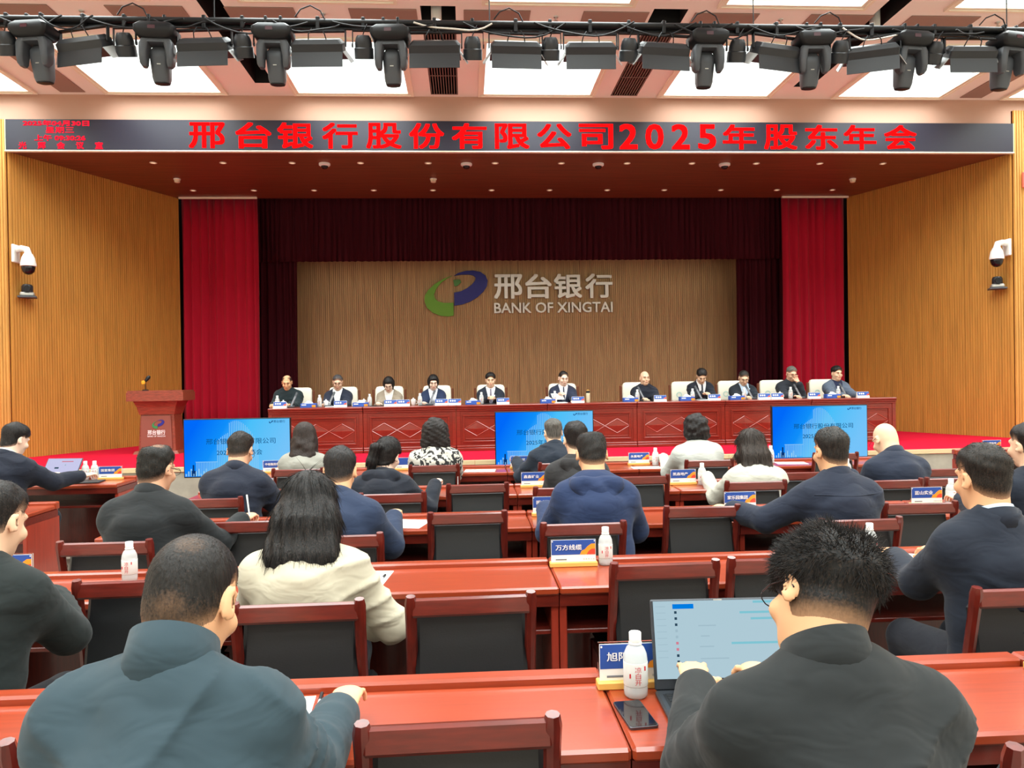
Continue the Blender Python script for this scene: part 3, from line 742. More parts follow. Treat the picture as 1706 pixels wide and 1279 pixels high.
ROWY = [2.27, 3.70, 5.05, 6.37, 7.80]
ROWN = ['row nearest the camera', 'second row from the camera', 'third row from the camera', 'fourth row from the camera', 'front row below the stage']
CN = ['leftmost', 'second', 'third', 'fourth', 'fifth']
dk = None
def put_desk(x, y, lab):
    global dk
    if dk is None: dk = desk(); o = dk; o['label'] = lab
    else: o = copy_tree(dk, lab)
    o.location = (x, y, 0)
    return o
for r, yy in enumerate(ROWY):
    for k in range(4 if r < 2 else 5):
        put_desk(SEAM[k] + DW / 2, yy, '%s cherry wood desk unit of the %s' % (CN[k] + (' from left' if k else ''), ROWN[r]))
put_desk(-3.15 - DW / 2, 7.57, 'desk at the left edge carrying the laptop and two bottles')
put_desk(-3.07 - DW / 2, 5.98, 'desk at the left edge showing only its red end panel')
put_desk(5.45 + DW / 2, 8.36, 'desk at the far right below the stage, beside the bright wood wall')

# ------------------------------------------------------------------ audience chairs
ZT = .88
def chair():
    t = thing('wooden_chair', 'x', 'chair', (0, 0, 0), 0, 'audience chairs')
    # origin under the top of the back; chair faces +Y; the back reclines towards -Y
    hw = .21
    for s in (-1, 1):
        P = [(s * hw, .085, 0), (s * hw, .07, .25), (s * hw, .075, .44), (s * hw, .05, .62), (s * hw, .015, .78), (s * hw, .0, .86), (s * hw, -.004, .885)]
        MB().tube(P, [.017, .019, .021, .02, .02, .022, .017], 8).build('back_post', DARKWOOD, t, True)
        MB().tube([(s * hw, .46, 0), (s * hw, .46, .42)], [.016, .021], 8).build('front_leg', DARKWOOD, t, True)
        MB().box(s * hw - .012, s * hw + .012, .09, .45, .385, .43, .004).build('side_rail', DARKWOOD, t)
        MB().box(s * hw - .009, s * hw + .009, .09, .45, .16, .19, .003).build('stretcher', DARKWOOD, t)
    M = T4((0, .0, .845), (R(-8), 0, 0))
    MB().box(-hw, hw, -.014, .014, -.035, .03, .008, M).build('top_rail', DARKWOODH, t)
    M = T4((0, .045, .66), (R(-11.5), 0, 0))
    MB().box(-hw + .012, hw - .012, -.02, .02, -.165, .152, .016, M).build('back_pad', LEATHER, t)
    M = T4((0, .082, .475), (R(-8), 0, 0))
    MB().box(-hw, hw, -.012, .012, -.025, .025, .004, M).build('lower_rail', DARKWOODH, t)
    MB().box(-hw, hw, .44, .468, .385, .43, .004).build('front_rail', DARKWOODH, t)
    MB().box(-hw - .01, hw + .01, .09, .485, .425, .465, .018).build('seat_pad', LEATHER, t)
    return t
ck = None
def put_chair(x, y, lab, rz=0):
    global ck
    if ck is None: ck = chair(); o = ck; o['label'] = lab
    else: o = copy_tree(ck, lab)
    o.location = (x, y, 0); o.rotation_euler = (0, 0, R(rz))
    return o
put_chair(-.03, 1.70, 'empty dark wood chair in the middle bottom of the picture', 1)
put_chair(-1.19, 1.68, 'dark wood chair whose post shows in the bottom left corner')
put_chair(1.29, 1.47, 'dark wood chair whose post shows in the bottom right corner')
put_chair(-.56, 1.0, 'dark wood chair under the man in the teal jacket')
put_chair(.70, .95, 'dark wood chair under the man in black typing on the laptop')
put_chair(-1.30, 3.06, 'empty dark wood chair left of the teal-jacketed man\'s head', 2)
put_chair(-.59, 2.67, 'dark wood chair behind the woman in the cream top', 1)
put_chair(.005, 2.69, 'empty dark wood chair right of the woman in the cream top', 2)
put_chair(.795, 3.08, 'empty dark wood chair behind the open laptop', 1)
put_chair(1.29, 3.11, 'empty dark wood chair half hidden by the spiky-haired man\'s head')
put_chair(1.97, 2.57, 'dark wood chair behind the navy-suited man at the right edge')
put_chair(-1.95, 2.3, 'dark wood chair under the man in dark green at the left edge')
put_chair(-1.76, 3.83, 'dark wood chair behind the man in the black jacket, left side')
put_chair(-1.23, 4.31, 'empty dark wood chair right of the man in the black jacket', 1)
put_chair(-.65, 3.84, 'dark wood chair behind the man in the blue suit')
put_chair(-.005, 4.39, 'empty dark wood chair in the third row, middle, with a clear back', 1)
put_chair(.60, 3.985, 'dark wood chair behind the man in the blue hooded jacket', 1)
put_chair(1.36, 4.40, 'empty dark wood chair right of the man in the blue hooded jacket')
put_chair(2.04, 3.89, 'dark wood chair behind the broad man in navy, right side', 1)
put_chair(2.63, 4.33, 'empty dark wood chair right of the broad man in navy')
put_chair(3.35, 4.0, 'dark wood chair of the man cut off at the right edge')
put_chair(-1.72, 5.2, 'dark wood chair behind the man facing the left television')
put_chair(-.51, 5.22, 'dark wood chair behind the woman with the ponytail')
put_chair(.07, 5.59, 'empty dark wood chair right of the woman with the ponytail', 2)
put_chair(.68, 5.32, 'dark wood chair behind the man in the charcoal hooded top')
put_chair(1.325, 5.83, 'empty dark wood chair in front of the name card and bottle, fourth row')
put_chair(2.06, 5.39, 'dark wood chair behind the long-haired woman in white')
put_chair(2.67, 5.85, 'empty dark wood chair between the long-haired woman and the bald man')
put_chair(3.02, 5.30, 'dark wood chair behind the bald man', 1)
put_chair(3.75, 5.86, 'empty dark wood chair right of the bald man, farther back')
put_chair(3.50, 5.33, 'dark wood chair just behind the right name card of the third row')
put_chair(-1.49, 6.85, 'dark wood chair behind the woman with long wavy hair', 1)
put_chair(-.30, 6.92, 'dark wood chair behind the woman in the black and white blouse')
put_chair(.86, 6.88, 'dark wood chair behind the grey-haired man before the middle television')
put_chair(2.19, 6.85, 'dark wood chair behind the curly-haired woman in white')
put_chair(3.54, 7.2, 'empty dark wood chair in front of the right television')
put_chair(-3.95, 6.30, 'dark wood chair behind the man with the laptop at the left edge')

# ------------------------------------------------------------------ white stage chairs
def stage_chair():
    t = thing('white_armchair', 'x', 'chair', (0, 0, 0), 0, 'white leather chairs on the stage')
    # faces -Y, origin on the stage floor below the back
    rings = []
    for z, w, d, y in ((.42, .235, .05, .02), (.6, .25, .055, .03), (.85, .25, .05, .05), (.98, .245, .042, .065), (1.02, .225, .03, .07), (1.035, .18, .015, .072)):
        rings.append(rrect(w, d, min(.03, d * .9), z, 0, y))
    MB().loft(rings).build('backrest', WHITELEATHER, t, True)
    MB().box(-.25, .25, -.5, .02, .36, .46, .03).build('seat', WHITELEATHER, t)
    for s in (-1, 1):
        MB().box(s * .275 - .02, s * .275 + .02, .03, .07, .0, .98, .01).build('side_post', CHAIRWOOD, t)
        MB().box(s * .275 - .02, s * .275 + .02, -.48, -.44, .0, .63, .008).build('front_leg', CHAIRWOOD, t)
        MB().box(s * .275 - .025, s * .275 + .025, -.5, .05, .62, .655, .012).build('armrest', CHAIRWOOD, t)
    return t
STX = [-2.94, -2.15, -1.35, -.52, .43, 1.70, 3.03, 3.92, 4.77, 5.54, 6.46]
SWHO = ['balding man in the dark zip jacket', 'grey-haired man in open navy jacket', 'bob-haired woman in tweed', 'bob-haired woman with white collar', 'young man in suit with hands together', 'speaker with receding hair in tie', 'bald man in black', 'man in black suit looking down', 'man in glasses and blue shirt', 'grey-haired man with hand on chin', 'man in grey jacket at the right end']
wc = None
TEAL = mat('teal mark', (176, 212, 202), .6)
for i, xx in enumerate(STX):
    lab = 'white leather armchair behind the %s' % SWHO[i]
    if wc is None: wc = stage_chair(); o = wc; o['label'] = lab
    else: o = copy_tree(wc, lab)
    o.location = (xx, 13.56, ZS); o.rotation_euler = (0, 0, R(random.uniform(-4, 4)))
    if i >= 7:
        m_ = MB()
        for k in range(12):
            a0, a1 = R(30 * k), R(30 * k + 30)
            m_.add([(-.12 + .05 * math.cos(a), -.012, .8 + .05 * math.sin(a)) for a in (a0, a1)] + [(-.12 + .036 * math.cos(a), -.012, .8 + .036 * math.sin(a)) for a in (a1, a0)], [(0, 1, 2, 3)])
        m_.build('printed_mark', TEAL, o)['label'] = 'faint teal ring mark'

# ------------------------------------------------------------------ people: signed-distance bodies turned into meshes with surface nets
f4 = np.float32
def V3(*a): return np.array(a, dtype=np.float64)
def unit(v): return v / np.linalg.norm(v)
class Field:
    def __init__(s, lo, hi, h, fine=None, hf=None):
        s.ax = []
        for i in range(3):
            if fine is None: s.ax.append(np.arange(lo[i], hi[i] + h, h).astype(f4)); continue
            c = []; x = lo[i]
            while x < hi[i] + h:
                c.append(x); x += hf if fine[0][i] - hf < x < fine[1][i] else h
            s.ax.append(np.array(c, f4))
        s.F = np.full([len(a) for a in s.ax], 9.0, f4)
    def like(s):
        n = Field.__new__(Field); n.ax = s.ax; n.F = np.full(s.F.shape, 9.0, f4); return n
    def dup(s):
        n = Field.__new__(Field); n.ax = s.ax; n.F = s.F.copy(); return n
    def box(s, lo, hi):
        sl = []
        for i in range(3):
            a = max(0, int(np.searchsorted(s.ax[i], lo[i])) - 1); b = min(len(s.ax[i]), int(np.searchsorted(s.ax[i], hi[i])) + 1)
            sl.append(slice(a, b))
        sl = tuple(sl)
        return sl, s.ax[0][sl[0]][:, None, None], s.ax[1][sl[1]][None, :, None], s.ax[2][sl[2]][None, None, :]
    def comb(s, sl, d, k, op='u'):
        a = s.F[sl]
        if op == 'u':
            if k > 0:
                h = np.maximum(k - np.abs(a - d), 0) / k; s.F[sl] = np.minimum(a, d) - h * h * (k * .25)
            else: s.F[sl] = np.minimum(a, d)
        else:  # subtract
            d = -d
            if k > 0:
                h = np.maximum(k - np.abs(a - d), 0) / k; s.F[sl] = np.maximum(a, d) + h * h * (k * .25)
            else: s.F[sl] = np.maximum(a, d)
    def cone(s, a, b, ra, rb, k=.02, front=None, kf=1.0, op='u'):
        m = max(ra, rb) + .1
        lo = np.minimum(a, b) - m; hi = np.maximum(a, b) + m
        sl, x, y, z = s.box(lo, hi)
        ba = b - a; L2 = float(ba @ ba) + 1e-9
        px, py, pz = x - f4(a[0]), y - f4(a[1]), z - f4(a[2])
        t = np.clip((px * f4(ba[0]) + py * f4(ba[1]) + pz * f4(ba[2])) * f4(1 / L2), 0, 1)
        qx, qy, qz = px - t * f4(ba[0]), py - t * f4(ba[1]), pz - t * f4(ba[2])
        q2 = qx * qx + qy * qy + qz * qz
        if front is not None:
            qf = qx * f4(front[0]) + qy * f4(front[1]) + qz * f4(front[2])
            q2 = q2 + qf * qf * f4(1 / kf / kf - 1)
        s.comb(sl, np.sqrt(q2) - (f4(ra) + f4(rb - ra) * t), k, op)
    def ell(s, c, r, Rm=None, k=.02, op='u'):
        m = max(r) + .1; sl, x, y, z = s.box(c - m, c + m)
        px, py, pz = x - f4(c[0]), y - f4(c[1]), z - f4(c[2])
        if Rm is not None:
            q = [px * f4(Rm[0, i]) + py * f4(Rm[1, i]) + pz * f4(Rm[2, i]) for i in range(3)]
        else: q = [px, py, pz]
        k0 = np.sqrt(sum((q[i] * f4(1 / r[i])) ** 2 for i in range(3))) + f4(1e-6)
        k1 = np.sqrt(sum((q[i] * f4(1 / r[i] ** 2)) ** 2 for i in range(3))) + f4(1e-6)
        s.comb(sl, k0 * (k0 - 1) / k1, k, op)
    def nets(s):
        F = s.F; ax = s.ax; ins = F < 0
        c = [ins[i:F.shape[0] - 1 + i, j:F.shape[1] - 1 + j, k:F.shape[2] - 1 + k] for i in (0, 1) for j in (0, 1) for k in (0, 1)]
        n = sum(q.astype(np.int8) for q in c); act = (n > 0) & (n < 8)
        I = np.argwhere(act)
        if len(I) == 0: return np.zeros((0, 3)), np.zeros((0, 4), int)
        val = np.stack([F[I[:, 0] + i, I[:, 1] + j, I[:, 2] + k] for i in (0, 1) for j in (0, 1) for k in (0, 1)], 1)
        offs = np.array([(i, j, k) for i in (0, 1) for j in (0, 1) for k in (0, 1)], f4)
        acc = np.zeros((len(I), 3), f4); cnt = np.zeros((len(I), 1), f4)
        for a in range(8):
            for d in (4, 2, 1):
                if a & d: continue
                b = a | d; va, vb = val[:, a], val[:, b]; m = (va < 0) != (vb < 0)
                t = np.where(m, va / np.where(m, va - vb, 1), 0)[:, None]
                acc += np.where(m[:, None], offs[a] + (offs[b] - offs[a]) * t, 0); cnt += m[:, None]
        loc = acc / cnt
        v = np.empty((len(I), 3), f4)
        for i in range(3):
            A = ax[i]; v[:, i] = A[I[:, i]] + loc[:, i] * (A[I[:, i] + 1] - A[I[:, i]])
        idx = np.full(act.shape, -1, np.int64); idx[act] = np.arange(len(I))
        quads = []
        for d in range(3):
            e, g = [q for q in range(3) if q != d]
            A = np.take(ins, range(0, ins.shape[d] - 1), d); B = np.take(ins, range(1, ins.shape[d]), d)
            X = np.argwhere(A != B)
            X = X[(X[:, e] > 0) & (X[:, g] > 0) & (X[:, e] < ins.shape[e] - 1) & (X[:, g] < ins.shape[g] - 1)]
            if len(X) == 0: continue
            def ce(de, dg):
                Y = X.copy(); Y[:, e] -= de; Y[:, g] -= dg; return idx[Y[:, 0], Y[:, 1], Y[:, 2]]
            q = np.stack([ce(1, 1), ce(0, 1), ce(0, 0), ce(1, 0)], 1)
            fl = A[X[:, 0], X[:, 1], X[:, 2]]
            if d == 1: fl = ~fl
            q[~fl] = q[~fl][:, ::-1]
            quads.append(q)
        q = np.concatenate(quads); q = q[(q >= 0).all(1)]
        return v, q
def biggest(v, q):
    lab = np.arange(len(v))
    for _ in range(400):
        m = lab[q].min(1); old = lab.copy(); np.minimum.at(lab, q.ravel(), np.repeat(m, 4)); lab = lab[lab]
        if (old == lab).all(): break
    u, c = np.unique(lab[q[:, 0]], return_counts=True); k = u[c.argmax()]
    q = q[lab[q[:, 0]] == k]; us, inv = np.unique(q, return_inverse=True)
    return v[us], inv.reshape(-1, 4)
def np_mesh(name, v, q, m, attr=None):
    me = bpy.data.meshes.new(name); n = len(q)
    me.vertices.add(len(v)); me.vertices.foreach_set('co', np.ascontiguousarray(v, f4).ravel())
    me.loops.add(n * 4); me.loops.foreach_set('vertex_index', np.ascontiguousarray(q, np.int32).ravel())
    me.polygons.add(n); me.polygons.foreach_set('loop_start', np.arange(0, n * 4, 4, dtype=np.int32))
    me.polygons.foreach_set('use_smooth', np.ones(n, bool))
    if attr is not None:
        a = me.attributes.new('dens', 'FLOAT', 'POINT'); a.data.foreach_set('value', np.ascontiguousarray(attr, f4))
    me.update(calc_edges=True); me.validate(); me.materials.append(m)
    return me
def snoise(x, y, z, f, seed=0, oct=3):
    r = np.random.RandomState(seed); o = 0
    for i in range(oct):
        d = r.normal(size=(3, 3)); d /= np.linalg.norm(d, axis=1)[:, None]; p = r.uniform(0, 6.28, 3)
        for j in range(3): o = o + np.sin((x * f4(d[j, 0]) + y * f4(d[j, 1]) + z * f4(d[j, 2])) * f4(f) + f4(p[j])) / f4(3 * (1.6 ** i))
        f *= 1.9
    return o
def smooth(a, b, x):
    t = np.clip((x - a) / (b - a), 0, 1); return t * t * (3 - 2 * t)

# one generic relaxed hand: wrist at origin, fingers towards +Y, palm down, thumb on +X (a left hand)
def make_hand(curl):
    F = Field((-.075, -.05, -.1), (.09, .21, .05), .0042)
    F.cone(V3(0, -.03, 0), V3(0, .02, 0), .026, .03, 0, V3(0, 0, 1), .72)
    F.cone(V3(0, .02, 0), V3(.002, .075, .004), .034, .041, .02, V3(0, 0, 1), .38)
    for i, (x, L, sp) in enumerate(((.03, .072, .10), (.0105, .08, .02), (-.0095, .074, -.05), (-.028, .058, -.14))):
        p = V3(x, .085, .004); r = (.0088, .009, .0086, .0076)[i]; ang = curl * .35
        for k, f in enumerate((.45, .32, .25)):
            d = V3(math.sin(sp) * math.cos(ang), math.cos(sp) * math.cos(ang), -math.sin(ang)); q = p + d * L * f
            F.cone(p, q, r * (1 - .07 * k), r * (1 - .07 * (k + 1)), .004); p = q; ang += curl * (.75 if k == 0 else .6)
    p = V3(.022, .02, -.004)
    for d, L, r0, r1 in ((V3(.75, .6, -.25), .04, .0155, .0118), (V3(.5, .84, -.3), .032, .0115, .0098), (V3(.15, .95, -.3), .026, .0098, .0085)):
        q = p + unit(d) * L; F.cone(p, q, r0, r1, .01); p = q
    return F.nets()
HANDS = {c: make_hand(c) for c in (.35, .8, 1.35)}
def hair_mat(name, col, skin):
    col = [c * .72 for c in col]; m = mat(name, col, .48, spec=.3); nt = m.node_tree; b = nt.nodes['Principled BSDF']
    at = nt.nodes.new('ShaderNodeAttribute'); at.attribute_name = 'dens'
    tc = nt.nodes.new('ShaderNodeTexCoord'); no = nt.nodes.new('ShaderNodeTexNoise'); no.inputs['Scale'].default_value = 220; no.inputs['Detail'].default_value = 2
    ad = nt.nodes.new('ShaderNodeMath'); ad.operation = 'MULTIPLY_ADD'; ad.inputs[1].default_value = .3; nt.links.new(no.outputs['Fac'], ad.inputs[0])
    a2 = nt.nodes.new('ShaderNodeMath'); a2.operation = 'SUBTRACT'; a2.inputs[1].default_value = .15; nt.links.new(at.outputs['Fac'], ad.inputs[2]); nt.links.new(ad.outputs[0], a2.inputs[0])
    mx = nt.nodes.new('ShaderNodeMix'); mx.data_type = 'RGBA'; a2.use_clamp = True
    nt.links.new(a2.outputs[0], mx.inputs['Factor']); mx.inputs['A'].default_value = lin([c * .8 for c in skin])
    # strand tone
    mp = nt.nodes.new('ShaderNodeMapping'); mp.inputs['Scale'].default_value = (1, 1, .12); n2 = nt.nodes.new('ShaderNodeTexNoise'); n2.inputs['Scale'].default_value = 160; n2.inputs['Detail'].default_value = 3
    nt.links.new(tc.outputs['Object'], mp.inputs[0]); nt.links.new(mp.outputs[0], n2.inputs['Vector']); nt.links.new(tc.outputs['Object'], no.inputs['Vector'])
    rp = nt.nodes.new('ShaderNodeValToRGB'); rp.color_ramp.elements[0].position = .35; rp.color_ramp.elements[1].position = .7
    rp.color_ramp.elements[0].color = lin([c * .7 for c in col]); rp.color_ramp.elements[1].color = lin([min(255, c * 1.25 + 3) for c in col])
    nt.links.new(n2.outputs['Fac'], rp.inputs[0]); nt.links.new(rp.outputs[0], mx.inputs['B']); nt.links.new(mx.outputs['Result'], b.inputs['Base Color'])
    bp = nt.nodes.new('ShaderNodeBump'); bp.inputs['Strength'].default_value = .5; bp.inputs['Distance'].default_value = .006
    nt.links.new(n2.outputs['Fac'], bp.inputs['Height']); nt.links.new(bp.outputs[0], b.inputs['Normal'])
    return m
def cloth(name, col, rough=.85):
    if name in MATS: return MATS[name]
    m = mat(name, col, rough, sheen=.08, spec=.3); nt = m.node_tree
    tc = nt.nodes.new('ShaderNodeTexCoord'); mp = nt.nodes.new('ShaderNodeMapping'); mp.inputs['Scale'].default_value = (1, 1, 2.2); mp.inputs['Rotation'].default_value = (0, .5, 0)
    n1 = nt.nodes.new('ShaderNodeTexNoise'); n1.inputs['Scale'].default_value = 7; n1.inputs['Detail'].default_value = 2; n1.inputs['Distortion'].default_value = .8
    b1 = nt.nodes.new('ShaderNodeBump'); b1.inputs['Strength'].default_value = .3; b1.inputs['Distance'].default_value = .03
    nt.links.new(tc.outputs['Object'], mp.inputs[0]); nt.links.new(mp.outputs[0], n1.inputs['Vector']); nt.links.new(n1.outputs['Fac'], b1.inputs['Height'])
    nt.links.new(b1.outputs[0], nt.nodes['Principled BSDF'].inputs['Normal'])
    return m
EYE = mat('dark eye', (30, 22, 20), .3); LIPM = mat('lips', (178, 104, 92), .5); BROW = mat('eyebrow', (40, 32, 28), .7)
SHOEM = mat('black shoe', (22, 20, 20), .35); LENS = mat('spectacle lens', (240, 245, 250), .05, trans=1, ior=1.05); GFRAME = mat('spectacle frame', (40, 36, 36), .4)
_sf = Field((-.06, -.13, -.01), (.06, .18, .13), .009); _sf.cone(V3(0, -.07, .05), V3(0, .11, .035), .045, .036, 0, V3(0, 0, 1), .9); _sf.cone(V3(0, -.06, .05), V3(0, -.06, .1), .042, .04, .03)
_sf.F = np.maximum(_sf.F, -(_sf.ax[2][None, None, :] - .0)); SHOE = np_mesh('shoe', *_sf.nets(), SHOEM)

def ik(s, w, l1, l2, pole):
    d = w - s; L = np.linalg.norm(d)
    if L > (l1 + l2) * .995: w = s + d / L * (l1 + l2) * .995; d = w - s; L = np.linalg.norm(d)
    a = (l1 * l1 - l2 * l2 + L * L) / (2 * L); h = math.sqrt(max(l1 * l1 - a * a, 0)); u = d / L
    p = pole - u * (pole @ u); p = unit(p)
    return s + u * a + p * h, w

def hairline(y): return np.interp(y, [-.12, -.06, -.03, -.012, .012, .03, .06, .085, .13], [-.095, -.09, -.07, .012, .034, .02, .055, .07, .075]).astype(f4)
def person(name, label, head, yaw=0, floor=0., lean=14, hp=15, hy=0, hr=0, skin=0, sex='m', sw=None, bulk=1.0, hs=1.0, seat=.44,
           hair='short', haircol=(28, 26, 26), top='jacket', topcol=(40, 44, 52), shirt=None, tie=None, trou=(34, 36, 44), wr=None, wl=None, curlr=.8, curll=.8,
           handr=None, handl=None, collar=True, h=.014, hf=.008, hh=.006, fold=1.0, glasses=False, hood=False, group='audience', legs=True, twist=0, dens=1.0, pattern=None, elbow_out=.35, shrug=0, neck=.048, seams=(), nstr=0, colh=0.0, armk=1.0, marks=(), tlen=None):
    """head=(X, Y, Ztop) of the crown in the room; yaw turns the whole figure (0 looks at the stage)"""
    sw = (sw or (.178 if sex == 'm' else .155)) * .84
    fem = .9 if sex == 'f' else 1.0
    sk = SKINS[skin]
    la = R(lean); fwd = lambda a: V3(0, math.sin(a), math.cos(a))
    cy, sy = math.cos(R(yaw)), math.sin(R(yaw))
    Rh = np.array((Matrix.Rotation(R(hy), 3, 'Z') @ Matrix.Rotation(R(hr), 3, 'Y') @ Matrix.Rotation(R(-hp), 3, 'X')))
    ztop = head[2] - floor
    def skel(f):
        hip = V3(0, 0, seat + .1); waist = hip + fwd(la * .6) * .17 * f; chest = waist + fwd(la) * .2 * f; nb = chest + fwd(la * 1.25) * .165 * f
        piv = nb + fwd(la * .9 + R(hp) * .35) * neck
        hc = piv + Rh @ (V3(0, .022, .098) * hs)
        return hip, waist, chest, nb, piv, hc
    f = 1.0
    for _ in range(6):
        S = skel(f); err = ztop - (S[5][2] + .122 * hs * (abs(Rh[2, 2]) * .9 + .1)); f += err / .5
    f = min(max(f, .78), 1.2)
    hip, waist, chest, nb, piv, hc = skel(f)
    base = (head[0] - (hc[0] * cy - hc[1] * sy), head[1] - (hc[0] * sy + hc[1] * cy), floor)
    t = thing('person', label, 'person', base, R(yaw), group)
    bz = unit(nb - chest); bx = V3(1, 0, 0); by = np.cross(bz, bx)
    tw = R(twist); bxs = V3(math.cos(tw), math.sin(tw), 0)
    shc = nb - bz * (.098 - shrug)
    shl, shr = shc - bxs * sw + by * .005, shc + bxs * sw + by * .005
    # wrist targets (local)
    deskz = .775 if floor == 0 else .715
    wr = V3(*wr) if wr is not None else V3(.14, .52, deskz + .045)
    wl = V3(*wl) if wl is not None else V3(-.14, .52, deskz + .045)
    l1, l2 = .285 * f ** .3 * armk, .255 * armk
    el, wl = ik(shl, wl, l1, l2, V3(-elbow_out, -.25, -1)); er, wr = ik(shr, wr, l1, l2, V3(elbow_out, -.25, -1))
    b = bulk
    pts = np.array([hip - .22, hip + .22, el, er, wl, wr, hc + .16, hc - .16, shl, shr]); lo = pts.min(0) - .13; hi = pts.max(0) + .13
    lo[2] = -.02 if legs else hip[2] - .18
    if legs: hi[1] = max(hi[1], .66)
    fine = (hc - .16 * hs, hc + .16 * hs)
    G = Field(lo, hi, h, fine, hf)
    # torso and arms
    G.cone(hip, waist, .172 * b * fem, .160 * b * fem, 0, by, .78)
    G.cone(waist, chest, .160 * b * fem, .170 * b * fem, .06, by, .74)
    G.cone(chest, nb - bz * .08, .170 * b * fem, .118 * b * fem, .06, by, .70)
    G.cone(chest - by * .04 * b, nb - bz * .07 - by * .02, .115 * b * fem, .075 * b, .05)
    if sex == 'f': G.cone(chest - bx * .07 + by * .08, chest + bx * .07 + by * .08, .06, .06, .06)
    for sh, e_, w_ in ((shl, el, wl), (shr, er, wr)):
        G.cone(nb - bz * .05, sh, .05 * b, .06 * b, .06)
        G.cone(sh - by * .005, e_, .064 * b * fem, .056 * b * fem, .06)
        G.cone(e_, w_, .054 * b * fem, .042 * fem, .02)
    # legs
    Lg = None
    if legs:
        Lg = G.like()
        for s in (-1, 1):
            k_ = V3(s * .12, .43, seat + .06); a_ = V3(s * .12, .42, .09)
            Lg.cone(hip + V3(s * .09, 0, -.02), k_, .088, .066, .03); Lg.cone(k_, a_, .062, .042, .02)
            o = obj('shoe', SHOE, t); o.location = (s * .12, .46, 0)
    # skin body: one continuous surface with head, neck, torso, arms and legs
    B = G.dup(); B.F += f4(.007)
    B.cone(nb - bz * .05, hc + Rh @ (V3(0, -.03, -.03) * hs), .064 * hs * fem, .061 * hs * fem, .03)
    hx = lambda *p: hc + Rh @ (np.array(p) * hs)
    E = lambda p, r, k=.02, op='u', Rm=None: B.ell(hx(*p), tuple(q * hs for q in r), Rh if Rm is None else Rm, k, op)
    E((0, -.012, .028), (.075, .094, .094), .03)
    E((0, .028, -.04), (.059, .066, .078), .035)
    E((0, .06, -.085), (.03, .03, .026), .03)
    B0 = B.dup()
    B.cone(hx(0, .094, .02), hx(0, .112, -.022), .008 * hs, .0135 * hs, .014)
    E((0, .078, .033), (.05, .02, .014), .02)
    for s in (-1, 1):
        E((s * .031, .103, .012), (.016, .012, .011), .012, 's')
        E((s * .04, .07, -.025), (.024, .024, .022), .02)
        Re = Rh @ np.array(Matrix.Rotation(R(-s * 24), 3, 'Z'))
        E((s * .083, -.014, -.002), (.0085, .021, .033), .006, 'u', Re)
        E((s * .091, -.006, .002), (.006, .011, .019), .006, 's', Re)
    E((0, .088, -.058), (.024, .012, .01), .012)
    body = B.dup()
    if Lg is not None: body.F = np.minimum(body.F, Lg.F + f4(.006))
    v, q = body.nets()
    vs = [v]; qs = [q]; nv = len(v)
    for side, (e_, w_, cu, dr) in enumerate(((el, wl, curll, handl), (er, wr, curlr, handr))):
        hv, hq = HANDS[min(HANDS, key=lambda c: abs(c - cu))]
        yv = unit(unit(w_ - e_) * V3(1, 1, .3) + V3(0, .35, 0)) if dr is None else unit(V3(*dr[0]))
        upv = V3(0, 0, 1) if dr is None else V3(*dr[1])
        xv = unit(np.cross(yv, upv)); zv = np.cross(xv, yv)
        hv2 = hv.copy().astype(np.float64) * (.97 if sex == 'm' else .88)
        if side == 1: hv2[:, 0] *= -1; hq = hq[:, ::-1]
        hv2 = w_ + yv * .05 + hv2 @ np.array([xv, yv, zv])
        vs.append(hv2); qs.append(hq + nv); nv += len(hv2)
    obj('body', np_mesh('body', np.concatenate(vs), np.concatenate(qs), sk), t)
    ax = G.ax; X = ax[0][:, None, None]; Y = ax[1][None, :, None]; Z = ax[2][None, None, :]
    sd = sum(ord(c) for c in label) % 997
    tm = topcol if not isinstance(topcol, tuple) else cloth('cloth %d %d %d' % topcol, topcol)
    # garment: offset of torso and sleeves with drape folds
    J = G.dup()
    fo = snoise(X * 1.0, Y * .6, Z * 1.6, 17, sd, 3) * f4(.0055 * fold) + snoise(X * 2, Y, Z * .5, 9, sd + 1, 2) * f4(.004 * fold)
    wv = snoise(X, Y, Z, 11, sd + 5, 2)
    rid = np.abs(np.sin(Z * f4(34) + X * f4(9) * np.sign(X) - Y * f4(16) + wv * f4(2.6)))
    amt = smooth(-.4, .8, snoise(X, Y, Z, 7, sd + 9, 2))
    J.F = J.F - f4(.014 if top != 'shirt' else .008) + fo - (f4(.014 * fold) * (1 - rid) ** 2 * amt).astype(f4)
    u = X - f4(nb[0]); rel = [Y - f4(nb[1]), Z - f4(nb[2])]
    ff = rel[0] * f4(by[1]) + rel[1] * f4(by[2]); ww = rel[0] * f4(bz[1]) + rel[1] * f4(bz[2])
